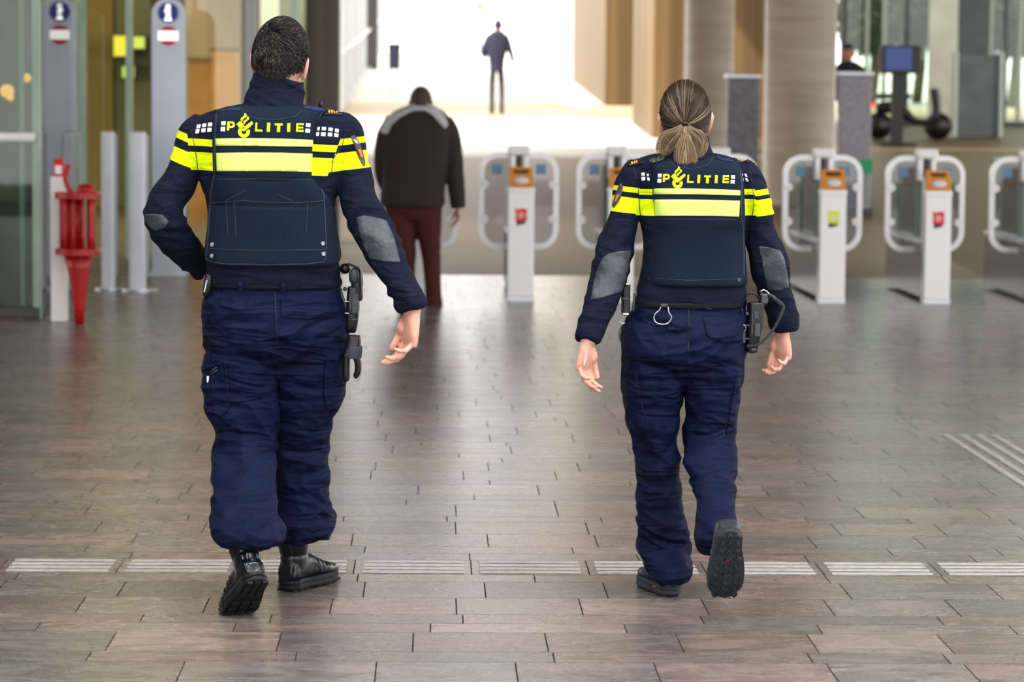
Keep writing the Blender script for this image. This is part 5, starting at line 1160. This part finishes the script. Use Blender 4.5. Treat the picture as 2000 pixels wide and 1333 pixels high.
decal('elbow_patch', [[(1482, 481), (1500, 483), (1524, 490), (1531, 505), (1537, 530), (1541, 562), (1520, 568), (1500, 566), (1494, 540), (1488, 510)]], bvJ, m_patch, JF, Y=Yf, label='grey elbow patch')
bd = decal('sleeve_badge', [[(1214, 358), (1217, 366), (1213, 384), (1205, 398), (1198, 406), (1196, 402), (1203, 378), (1209, 362)]], bvJ, mat('badge_purple_f', (.06, .04, .07), .6), JF, off=.004, Y=Yf, label='dark shield-shaped sleeve badge')
decal('badge_emblem', [[(1206, 382), (1210, 380), (1205, 394), (1201, 396)]], bvJ, mat('badge_orange_f', (.7, .2, .05), .5), EPP, off=.006, Y=Yf)
decals('seam', [lines([q], 1.3) for q in [[(1238, 330), (1246, 360), (1249, 400), (1252, 440)], [(1462, 330), (1470, 360), (1473, 400), (1466, 440)]]], bvJ, m_black, JF, off=.001, thick=.0008, Y=Yf)
pel = [vs(582, 1245, 1454, Yf, .112, 2.5), vs(605, 1236, 1456, Yf, .12, 2.4), vs(645, 1222, 1457, Yf-.01, .135, 2.3), vs(690, 1219, 1453, Yf-.01, .138, 2.3), vs(722, 1240, 1432, Yf, .10, 2.2), vs(748, 1290, 1390, Yf, .06, 2.2)]
legL = [vs(680, 1220, 1333, Yf, .11), vs(730, 1218, 1334, Yf, .105), vs(770, 1219, 1330, Yf+.01, .10), vs(823, 1230, 1322, Yf+.02, .09), vs(850, 1241, 1319, Yf+.02, .083), vs(885, 1248, 1319, Yf+.03, .078), vs(950, 1248, 1326, Yf+.05, .076), vs(1013, 1248, 1334, Yf+.07, .074), vs(1062, 1255, 1341, Yf+.09, .072), vs(1101, 1269, 1344, Yf+.055, .09, 2.6), vs(1116, 1278, 1343, Yf+.04, .10, 3), vs(1127, 1285, 1341, Yf+.04, .096, 3)]
legR = [vs(680, 1336, 1452, Yf, .11), vs(730, 1336, 1447, Yf, .105), vs(770, 1341, 1440, Yf, .10), vs(823, 1343, 1433, Yf+.01, .09), vs(860, 1342, 1430, Yf, .082), vs(885, 1341, 1430, Yf-.03, .08), vs(910, 1346, 1432, Yf-.08, .08), vs(955, 1358, 1431, Yf-.17, .078), vs(989, 1367, 1432, Yf-.25, .078), vs(1025, 1364, 1436, Yf-.31, .08), vs(1052, 1363, 1438, Yf-.325, .078, 2.6), vs(1078, 1370, 1438, Yf-.325, .072, 2.6)]
tm = displace(remesh([loft(pel, 48, 4), loft(legL, 40, 4), loft(legR, 40, 4), limb([(1235, 740, Yf, .022, .06), (1244, 800, Yf+.01, .03, .06), (1256, 838, Yf+.02, .016, .05)], e=3)], .0055, 5), trouser_wr(0, at(1350, 880, Yf).z, at(1350, 1090, Yf).z, at(1335, 800, Yf).x, at(1345, 590, Yf).z))
TF = link('trousers', tm, m_trouser, FO, smooth=True); bvT = bvh_of(tm)
decal('pocket_flap', [[(1300, 613), (1341, 615), (1336, 640), (1328, 652), (1300, 646)]], bvT, m_trouser, TF, off=.004, thick=.003, Y=Yf)
decal('pocket_flap', [[(1374, 620), (1440, 622), (1440, 655), (1410, 662), (1384, 660), (1377, 640)]], bvT, m_trouser, TF, off=.004, thick=.003, Y=Yf)
decal('cargo_pocket', [[(1222, 722), (1240, 722), (1248, 770), (1262, 838), (1246, 846), (1234, 825), (1222, 770)]], bvT, m_trouser, TF, off=.005, thick=.004, Y=Yf)
decal('cargo_pocket', [[(1436, 742), (1445, 735), (1442, 790), (1430, 845), (1418, 850), (1428, 790)]], bvT, m_trouser, TF, off=.005, thick=.004, Y=Yf)
decals('stitching', [lines([q], 1.2) for q in [[(1345, 596), (1346, 640), (1344, 690)], [(1242, 726), (1250, 780), (1268, 842)], [(1436, 742), (1426, 800), (1414, 852)]]], bvT, m_black, TF, off=.001, thick=.0008, Y=Yf)
bl = [vs(586, 1241, 1456, Yf, .121, 2.5), vs(589, 1240, 1457, Yf, .124, 2.5), vs(597, 1239, 1457, Yf, .124, 2.5), vs(600, 1240, 1456, Yf, .121, 2.5)]
BF = link('belt', remesh([loft(bl, 48, 3)], .006, 1), mat('belt_webbing_f', (.004, .006, .010), .7, spec=.2), FO, smooth=True)
decals('belt_loop', [[(1319, 597), (1331, 598), (1331, 602), (1319, 601)], [(1378, 600), (1391, 603), (1389, 607), (1376, 604)]], bvT, m_trouser, BF, off=.01, Y=Yf)
# key holder ring on the belt
yr = Yf-.145
KR = link('key_ring_clip', box(at(1297, 597, yr), (.024, .008, .010), bev=.002).mesh(), m_dgrey, FO)
ring = [at(1290, 600, yr), at(1288, 606, yr), at(1280, 613, yr), at(1277, 621, yr), at(1280, 629, yr), at(1287, 633, yr), at(1295, 634, yr), at(1304, 632, yr), at(1310, 625, yr), at(1311, 618, yr), at(1306, 610, yr), at(1305, 600, yr)]
link('ring', tube(ring, .0024, 8).mesh(), m_steel, KR, smooth=True)
# left hip: radio and cuffs
yl = Yf-.04
def gf(px, py, w, h, d=.04, Y=None, m=m_black, n='block', par=None, bev=.005, rot=0, lab=None):
    return gb(px, py, w, h, d, Y or yl, m, n, par, bev, rot, lab)
RD = gf(1222, 586, 17, 62, .04, n='radio_pouch', par=FO, bev=.008)
gf(1225, 560, 12, 14, .035, n='radio_head', par=RD); gf(1226, 555, 8, 3, .02, yl-.02, m_steel, 'bright_edge', RD, .001); gf(1222, 584, 12, 4, .01, yl-.03, m_dgrey, 'bright_edge', RD, .001); gf(1222, 614, 12, 4, .01, yl-.03, m_steel, 'bright_edge', RD, .001)
gf(1238, 590, 4, 34, .02, yl-.01, m_dgrey, 'belt_clip', RD, .002, rot=5)
link('handcuff_link', tube([at(1214, 622, yl-.01), at(1212, 628, yl-.01), at(1216, 633, yl-.01), at(1221, 630, yl-.01)], .003).mesh(), m_steel, RD, smooth=True)
link('side_pouch', remesh([limb([(1226, 634, Yf+.02, .012, .03), (1218, 648, Yf+.02, .016, .04), (1218, 664, Yf+.02, .014, .035), (1222, 676, Yf+.02, .006, .02)])], .004, 2), m_black, FO, smooth=True)
# right hip: holster with lanyard
yh = Yf-.05
HF = link('holster', remesh([limb([(1476, 590, yh, .026, .035), (1474, 630, yh, .026, .036), (1470, 665, yh, .022, .03), (1468, 688, yh, .018, .022)], e=4)], .004, 2), m_black, FO, smooth=True)
gf(1468, 680, 18, 20, .05, yh, m_black, 'magazine', HF, .008); gf(1472, 683, 10, 6, .01, yh-.03, m_dgrey, 'magazine_base', HF, .001)
gf(1448, 605, 5, 60, .03, yh, m_dgrey, 'belt_hanger', HF, .003, rot=-4)
link('guard_loop', tube([at(1457, 590, yh-.01), at(1458, 578, yh-.01), at(1466, 573, yh-.01), at(1476, 575, yh-.01), at(1481, 584, yh-.01)], .0035).mesh(), m_black, HF, smooth=True)
link('pistol_grip', box(at(1492, 584, yh), (.03, .045, .045), Matrix.Rotation(.3, 3, 'Y'), bev=.012).mesh(), m_black, HF, smooth=False)
link('grip_cap', box(at(1493, 584, yh-.028), (.023, .012, .034), bev=.010, seg=3).mesh(), mat('grip_cap_f', (.05, .055, .065), .45), HF)
link('lanyard_clip', tube([at(1484, 570, yh-.02), at(1492, 567, yh-.02), at(1500, 572, yh-.02), at(1502, 578, yh-.02)], .003).mesh(), m_steel, HF, smooth=True)
for q in ((1459, 613, 6, 6), (1460, 636, 8, 3), (1459, 662, 7, 3)): gf(*q, .012, yh-.032, m_dgrey, 'rivet', HF, .002)
gf(1477, 616, 9, 14, .012, yh-.036, m_dgrey, 'ribbed_block', HF, .002); gf(1479, 645, 11, 26, .012, yh-.034, m_patch, 'buckle', HF, .002, lab='grey buckle'); gf(1469, 634, 3, 40, .01, yh-.034, m_dgrey, 'strap_edge', HF, .001); gf(1453, 660, 5, 20, .01, yh-.03, m_patch, 'key_tag', HF, .001)
link('key_loop', tube([at(1453, 634, yh-.03), at(1450, 642, yh-.03), at(1454, 648, yh-.03), at(1457, 641, yh-.03), at(1453, 634, yh-.03)], .0018).mesh(), m_steel, HF, smooth=True)
# coiled lanyard
cen = [at(*p, yh-.03) for p in ((1502, 576), (1512, 582), (1524, 591), (1530, 600), (1526, 612), (1518, 630), (1506, 650), (1490, 667), (1475, 675), (1458, 677))]
S2 = Strands(); path = []
for i in range(len(cen)-1):
    for q in range(20):
        j = q/20; a = cr(cen[max(i-1, 0)], cen[i], cen[i+1], cen[min(i+2, len(cen)-1)], j); path.append(a)
hx = []; n = len(path); acc = 0
for i in range(n-1):
    acc += (path[i+1]-path[i]).length
tt = 0
for i in range(n-1):
    t = (path[i+1]-path[i]).normalized(); u = t.cross(YA).normalized(); w = t.cross(u)
    for q in range(6):
        r = .0045; ph = (i*6+q)*2*math.pi/12; hx.append(path[i].lerp(path[i+1], q/6)+u*(r*math.cos(ph))+w*(r*math.sin(ph)))
S2.add(hx, .0013, .3, .3, 1.0, 4); ln = S2.obj('coiled_lanyard', m_dgrey, HF)
g = Geo(); g.merge(tube([at(1503, 577, yh-.03), at(1510, 580, yh-.03), at(1514, 586, yh-.03)], .006)); g.merge(tube([at(1514, 584, yh-.03), at(1526, 596, yh-.03)], .005)); link('lanyard_strap', g.mesh(), m_dgrey, HF, smooth=True)
# shoes
sl_ = gnd(1313, 1168); yw = math.radians(14); pv = Vector((sl_.x-math.sin(yw)*.19, sl_.y+math.cos(yw)*.19, .002))
m_shoe = mat('trail_shoe_upper', (.02, .028, .042), .4, var=(40, .4), bump=(60, .4, .005))
shoe(.27, .098, False, 0, 0, 14, pv, .19, FO, 'shoe', up_m=m_shoe, sole_m=m_trub, accent=True, lugz=.007)
pv = at(1418, 1138, 8.58)
shoe(.264, .105, False, 8, 0, 2, pv, .19, FO, 'shoe', up_m=m_shoe, sole_m=m_trub, accent=True, lugz=.011, flatpitch=56, roll=0)
# body
hc = at(1338, 229, Yf+.02); Mh = Matrix.Translation(hc) @ Matrix.Rotation(math.radians(0), 4, 'Z') @ Matrix.Rotation(math.radians(-2), 4, 'Y')
wR = at(1527, 650, Yf+.085); wL = at(1147, 671, Yf-.125)
G = [loft(shrink(torso, .86), 32, 3), loft(shrink(pel, .85), 32, 3), loft(shrink(legL, .62)[:-4]+[(Vector((sl_.x-.014, sl_.y+.098, .16)), XA, YA, .026, .026, 2), (Vector((sl_.x-.015, sl_.y+.072, .08)), XA, YA, .02, .02, 2)], 24, 3), loft(shrink(legR, .68)[:-2]+[(at(1404, 1050, Yf-.34), XA, YA, .028, .035, 2)], 24, 3),
     limbp([(hc+Vector((0, .01, -.03)), .052, .058), (at(1341, 275, Yf+.01), .050, .052), (at(1343, 305, Yf), .06, .06)]),
     limbp(barm(armL[:-3], .64)+[(at(1158, 635, Yf-.11), .031, .031), (wL, .025, .022)]), limbp(barm(armR[:-4], .64)+[(at(1520, 605, Yf+.07), .032, .032), (wR, .025, .022)])]
G += head_geo(Mh, .071, .95, .101)
G += hand(wR, Vector((.02, .02, -1)), Vector((-.72, -.7, 0)), Vector((-.7, .72, 0)), .95, curls=[(28, 48, 30), (36, 50, 30), (42, 52, 32), (48, 55, 34)], textra=-20)
G += hand(wL, Vector((-.15, .02, -1)), Vector((.8, -.6, 0)), Vector((.6, .8, 0)), .95, curls=[(30, 34, 20), (32, 32, 18), (34, 34, 20), (38, 38, 22)], textra=-12)
link('body', remesh(G, .0028, 3), m_skin, FO, smooth=True); m_hairbase = mat('brow_blond', (.16, .10, .05), .6); face_parts(Mh, FO)
ce = at(1141, 699, Yf-.15)
tag(link('card', box(ce, (.0016, .050, .042), Matrix.Rotation(.18, 3, 'Y') @ Matrix.Rotation(.16, 3, 'Z'), bev=.0005).mesh(), m_white), 'thin white card held in the left hand of the blonde officer', 'card')
# hair: strands drawn back over the skull to the tie
def regF(p):
    zl = -.075 if p.y < -.03 else (-.02 if p.y < .03 else .05)
    return sst(zl-.01, zl+.015, p.z)
m_hf = hair_mat('female_hair', (.016, .009, .006), (.78, .56, .34), .45)
HFb = cap(Mh, regF, .008, mat('female_hair_base', (.03, .018, .011), .6, var=(90, .5)), FO, w=.072, hz=.101)
E_ = Vector((.072, .098, .101)); OC = Vector((0, -.005, .01))
def onhead(d, off):
    d = d.normalized(); p = Vector((d.x*E_.x, d.y*E_.y, d.z*E_.z))+OC; nn = Vector((d.x/E_.x, d.y/E_.y, d.z/E_.z)).normalized(); return p+nn*off
tie_w = at(1338, 243, Yf-.08); tl = Mh.inverted() @ tie_w; td = Vector(((tl.x-OC.x)/E_.x, (tl.y-OC.y)/E_.y, (tl.z-OC.z)/E_.z)).normalized()
rs = random.Random(11); S = Strands()
tieP = onhead(td, .016)
for i in range(2600):
    a = rs.uniform(0, 2*math.pi); d = Vector((math.cos(a), rs.uniform(-.55, .75), math.sin(a))).normalized()
    if rs.random() < .35: d = Vector((rs.uniform(-1, 1), rs.uniform(-.2, .9), rs.uniform(-.1, 1))).normalized()
    p = onhead(d, 0)
    if regF(p) < .4: continue
    off = .006+.004*rs.random()+.007*noise.noise(Vector((a*7, d.y*1.5, 0))); pts = []
    tone = noise.noise(Vector((a*3.2, 1.7, d.y*.8)))*1.1+rs.uniform(-.12, .12); streak = 1 if noise.noise(Vector((a*7.5, 9.2, d.y))) > .16 else 0
    top = sst(-.2, .9, d.z)
    for q in np.linspace(0, 1, 13):
        w = q*.985; dd = d.lerp(td, w) if d.dot(td) > -.6 else d.lerp(td, w)+Vector((0, 0, .6*math.sin(math.pi*w))); dd.normalize()
        wav = .012*math.sin(q*math.pi)*noise.noise(Vector((a*2, q*2, i*.01)))
        pts.append(Mh @ onhead(dd+Vector((wav, 0, wav)), off*(1-.25*q)+.004*q))
    sk = sst(.05, .3, noise.noise(Vector((a*2.3, 4.1, 0)))+.35*noise.noise(Vector((a*9, 1.1, 0)))); rr = rs.uniform(-.06, .10)
    c0 = .03+.45*sk*(1-top)+rr; c1 = .16+.78*sk+.12*streak+rr*2-.06*top
    S.add(pts, .0011, c0, c1, .5)
# ponytail
def px3(px, py, dY): return at(px, py, Yf-.09+dY)
T0 = px3(1338, 243, -.012)
def tail(n, ends, rad, cshift=0.0):
    for i in range(n):
        k = rs.randrange(len(ends)); path = ends[k]; j = Vector((rs.gauss(0, 1), rs.gauss(0, 1), rs.gauss(0, 1)))
        pts = []; sp = rs.uniform(-1, 1); ln = rs.uniform(.82, 1.0); P = [T0+j*.002]+[px3(x+sp*wd, y+rs.uniform(-1, 1), dy-.008*math.cos(sp*1.5))+j*(.0012*(m_+1)) for m_, (x, y, dy, wd) in enumerate(path)]
        m = len(P)-1; N_ = 14
        for q in range(N_):
            t = q/(N_-1)*ln*m; s_ = min(int(t), m-1); u = t-s_
            pts.append(cr(P[max(s_-1, 0)], P[s_], P[s_+1], P[min(s_+2, m)], u))
        tone = .58+.5*noise.noise(Vector((sp*4, k*3.1, 0)))+rs.uniform(-.18, .18)+cshift
        S.add(pts, rad, tone*.8, tone, .25)
tail(420, [[(1322, 256, -.014, 4), (1306, 268, -.006, 8), (1298, 284, .0, 8), (1304, 299, .002, 7)], [(1318, 252, -.008, 4), (1302, 260, .0, 6), (1293, 276, .004, 6), (1292, 292, .004, 6), (1300, 300, .004, 5)], [(1328, 260, -.018, 5), (1314, 278, -.012, 8), (1306, 292, -.004, 7), (1294, 298, .0, 4)]], .0011)
tail(420, [[(1352, 252, -.012, 4), (1368, 262, -.006, 6), (1375, 280, .0, 6), (1368, 298, .0, 6), (1358, 306, .0, 5)], [(1348, 258, -.018, 5), (1360, 272, -.012, 7), (1364, 288, -.006, 7), (1356, 302, -.004, 6)]], .0011, -.05)
tail(420, [[(1338, 262, -.022, 7), (1332, 284, -.020, 10), (1328, 304, -.016, 9), (1334, 328, -.014, 8)], [(1340, 262, -.022, 7), (1342, 284, -.020, 9), (1344, 305, -.018, 8), (1340, 330, -.014, 6)], [(1340, 264, -.022, 4), (1350, 286, -.018, 5), (1354, 305, -.014, 4), (1359, 330, -.010, 2)]], .0012, .08)
S.obj('hair_strands', m_hf, HFb)
link('hair_tie', remesh([limbp([(T0+Vector((0, .014, .002)), .010, .010), (T0+Vector((0, -.004, 0)), .0125, .011), (T0+Vector((0, -.010, -.003)), .009, .008)], ref=ZA)], .002, 2), m_black, HFb, smooth=True)
dark = S

# ------------------------------------------------------------------ BACKGROUND PEOPLE
def simple_person(Y, z0, label, parts, headc, hr, coat, pants, skin, hairm, hands=(), shoes=(), s=1.0, voxel=.012, face_yaw=0, extra_body=()):
    c = at(headc[0], headc[1], Y); e = empty('person', (c.x, Y, z0), label, 'person')
    Mh = Matrix.Translation(c) @ Matrix.Rotation(math.radians(face_yaw), 4, 'Z') @ Matrix.Rotation(math.radians(-parts.get('bow', 0)), 4, 'X')
    def sh(st, k): return [(c_, u, v, a*k, b*k, 2.2) for c_, u, v, a, b, e_ in st]
    G = head_geo(Mh) + [limbp([(c+Vector((0, -.005, -.04)), .055, .06), (parts['neck'], .06, .06)])] + [loft(sh(parts['torso'], .85), 24, 3)] + [loft(sh(l, .7), 20, 3) for l in parts['legs']] + [limb([(p[0], p[1], p[2], p[3]*.65) for p in a]) for a in parts['arms']]
    for a, h in zip(parts['arms'], hands):
        if h: G += hand(at(a[-1][0], a[-1][1], a[-1][2]), Vector((0, 0, -1)), Vector((h, -.3, 0)), Vector((-.3*h, .9, 0)), .95, curl=(25, 30, 20))
    link('body', remesh(G, .005, 2), skin, e, smooth=True)
    me = remesh([loft(parts['torso'], 36, 4)]+[limb(a, sub=4) for a in parts['arms']], voxel*.7, 5); displace(me, lambda p: ridge(p.x*6, p.y*5, p.z*9)*.004)
    cj = link('coat', me, coat, e, smooth=True)
    me = remesh([loft(l, 30, 4) for l in parts['legs']]+([loft(parts['pelvis'], 30, 3)] if 'pelvis' in parts else []), voxel*.7, 4); displace(me, lambda p: ridge(p.x*8, p.y*7, p.z*12)*.004)
    link('trousers', me, pants, e, smooth=True)
    for (x, yw_) in shoes:
        shoe(.28, .10, False, 0, 0, yw_, Vector((x[0], x[1]+.15, z0+.002)), .19, e, 'shoe')
    cap(Mh, regM, .008, hairm, e)
    global m_hairbase; m_hairbase = hairm; face_parts(Mh, e)
    return e, cj, bvh_of(cj.data)
YM = 22.2; m_brown = mat('brown_coat', (.022, .013, .014), .85, var=(260, .5), bump=(400, .2, .003)); m_rust = mat('rust_trousers', (.048, .005, .003), .85, var=(200, .4)); m_hood = mat('pale_grey_hood', (.42, .43, .47), .8, var=(60, .15))
m_grey_hair = mat('short_grey_brown_hair', (.05, .038, .036), .8, var=(200, .5))
pr = dict(bow=28, neck=at(820, 220, YM), torso=[vs(206, 798, 842, YM, .09), vs(214, 778, 862, YM, .13), vs(228, 760, 876, YM, .155), vs(255, 748, 884, YM, .17), vs(300, 744, 880, YM, .18), vs(345, 748, 872, YM, .18), vs(375, 744, 868, YM, .185), vs(398, 742, 868, YM, .185), vs(404, 746, 864, YM, .17)],
          legs=[[vs(385, 750, 812, YM, .13), vs(430, 755, 812, YM, .12), vs(500, 768, 812, YM, .11), vs(560, 778, 808, YM+.02, .09), vs(598, 784, 808, YM+.04, .08)], [vs(385, 806, 864, YM, .13), vs(430, 808, 862, YM, .12), vs(500, 824, 860, YM, .11), vs(560, 830, 861, YM-.04, .09), vs(600, 832, 865, YM-.06, .09)]],
          pelvis=[vs(370, 752, 862, YM, .14), vs(400, 750, 864, YM, .15), vs(430, 765, 855, YM, .12)],
          arms=[[(772, 232, YM, .07), (758, 262, YM, .085), (750, 310, YM+.02, .08), (752, 350, YM+.10, .07), (762, 372, YM+.2, .06)], [(866, 236, YM, .07), (878, 262, YM, .08), (886, 310, YM, .075), (890, 355, YM, .07), (894, 392, YM, .06), (895, 406, YM, .055)]])
fx = gnd(795, 606); fy = gnd(849, 607)
e, cj, bvC = simple_person(YM, 0, 'stooped person in a dark brown coat with a pale hood, walking towards the turnstiles', pr, (822, 200), 1, m_brown, m_rust, m_dskin_l if False else mat('tan_skin', (.42, .24, .18), .5), m_grey_hair, hands=(0, -1), shoes=(((at(797, 600, YM).x, YM-.02), 12), ((at(849, 600, YM).x, YM-.1), -8)))
decal('hood_trim', [[(750, 262), (744, 258), (746, 246), (756, 230), (772, 220), (790, 212), (800, 205), (820, 203), (842, 205), (856, 214), (868, 228), (874, 244), (868, 252), (858, 240), (846, 226), (830, 216), (812, 216), (798, 220), (780, 230), (764, 244), (756, 262)]], bvC, m_hood, cj, off=.02, thick=.015, cell=8, Y=YM, label='pale grey folded hood across the shoulders')
YD = 57.0; zD = rz(YD)
k_ = at(970, 220, YD).z
pr = dict(bow=5, neck=at(971, 62, YD), torso=[vs(60, 964, 980, YD, .08), vs(66, 956, 988, YD, .13), vs(80, 950, 993, YD, .15), (vs(100, 951, 990, YD, .16)), vs(118, 955, 986, YD, .15), vs(140, 957, 984, YD, .15)],
          legs=[[vs(130, 957, 970, YD, .10), vs(170, 956, 966, YD, .07), vs(216, 957, 965, YD+.05, .06)], [vs(130, 970, 984, YD, .10), vs(170, 975, 985, YD, .07), vs(216, 976, 984, YD-.1, .06)]],
          arms=[[(957, 70, YD, .07), (950, 85, YD, .07), (945, 102, YD+.03, .06), (948, 112, YD+.1, .045)], [(986, 70, YD, .07), (992, 85, YD, .07), (998, 104, YD, .055), (1002, 120, YD, .045)]])
m_dark = mat('dark_blue_jacket', (.018, .018, .045), .8)
simple_person(YD, zD, 'distant person in a dark blue jacket walking up the bright forecourt', pr, (973, 50), 1, m_dark, mat('black_trousers', (.008, .01, .02), .8), mat('tan_skin_d', (.3, .2, .15), .5), m_dark, hands=(0, -1), shoes=(((at(961, 216, YD).x, YD+.05), 0), ((at(980, 216, YD).x, YD-.1), 0)), voxel=.02)
YK = 38.0; zK = rz(YK)
pr = dict(bow=0, neck=at(1657, 125, YK), torso=[vs(120, 1646, 1668, YK, .08), vs(126, 1636, 1680, YK, .12), vs(140, 1630, 1690, YK, .14), vs(180, 1634, 1688, YK, .14), vs(220, 1636, 1686, YK, .15), vs(235, 1638, 1684, YK, .14)],
          legs=[[vs(225, 1638, 1662, YK, .10), vs(290, 1640, 1660, YK, .08), vs(350, 1642, 1658, YK, .07)], [vs(225, 1662, 1684, YK, .10), vs(290, 1664, 1682, YK, .08), vs(350, 1664, 1680, YK, .07)]],
          arms=[[(1640, 135, YK, .06), (1634, 160, YK, .06), (1636, 195, YK+.05, .05)], [(1680, 135, YK, .06), (1686, 160, YK, .06), (1684, 195, YK+.05, .05)]])
simple_person(YK, zK, 'person in black standing half hidden behind the pale slate board', pr, (1656, 104), 1, mat('black_coat', (.008, .008, .010), .8), mat('black_trousers_k', (.008, .008, .010), .8), mat('face_skin', (.40, .17, .12), .5), m_hairbase, hands=(0, 0), shoes=(((at(1650, 350, YK).x, YK), 0), ((at(1672, 350, YK).x, YK), 0)), voxel=.015, face_yaw=160)
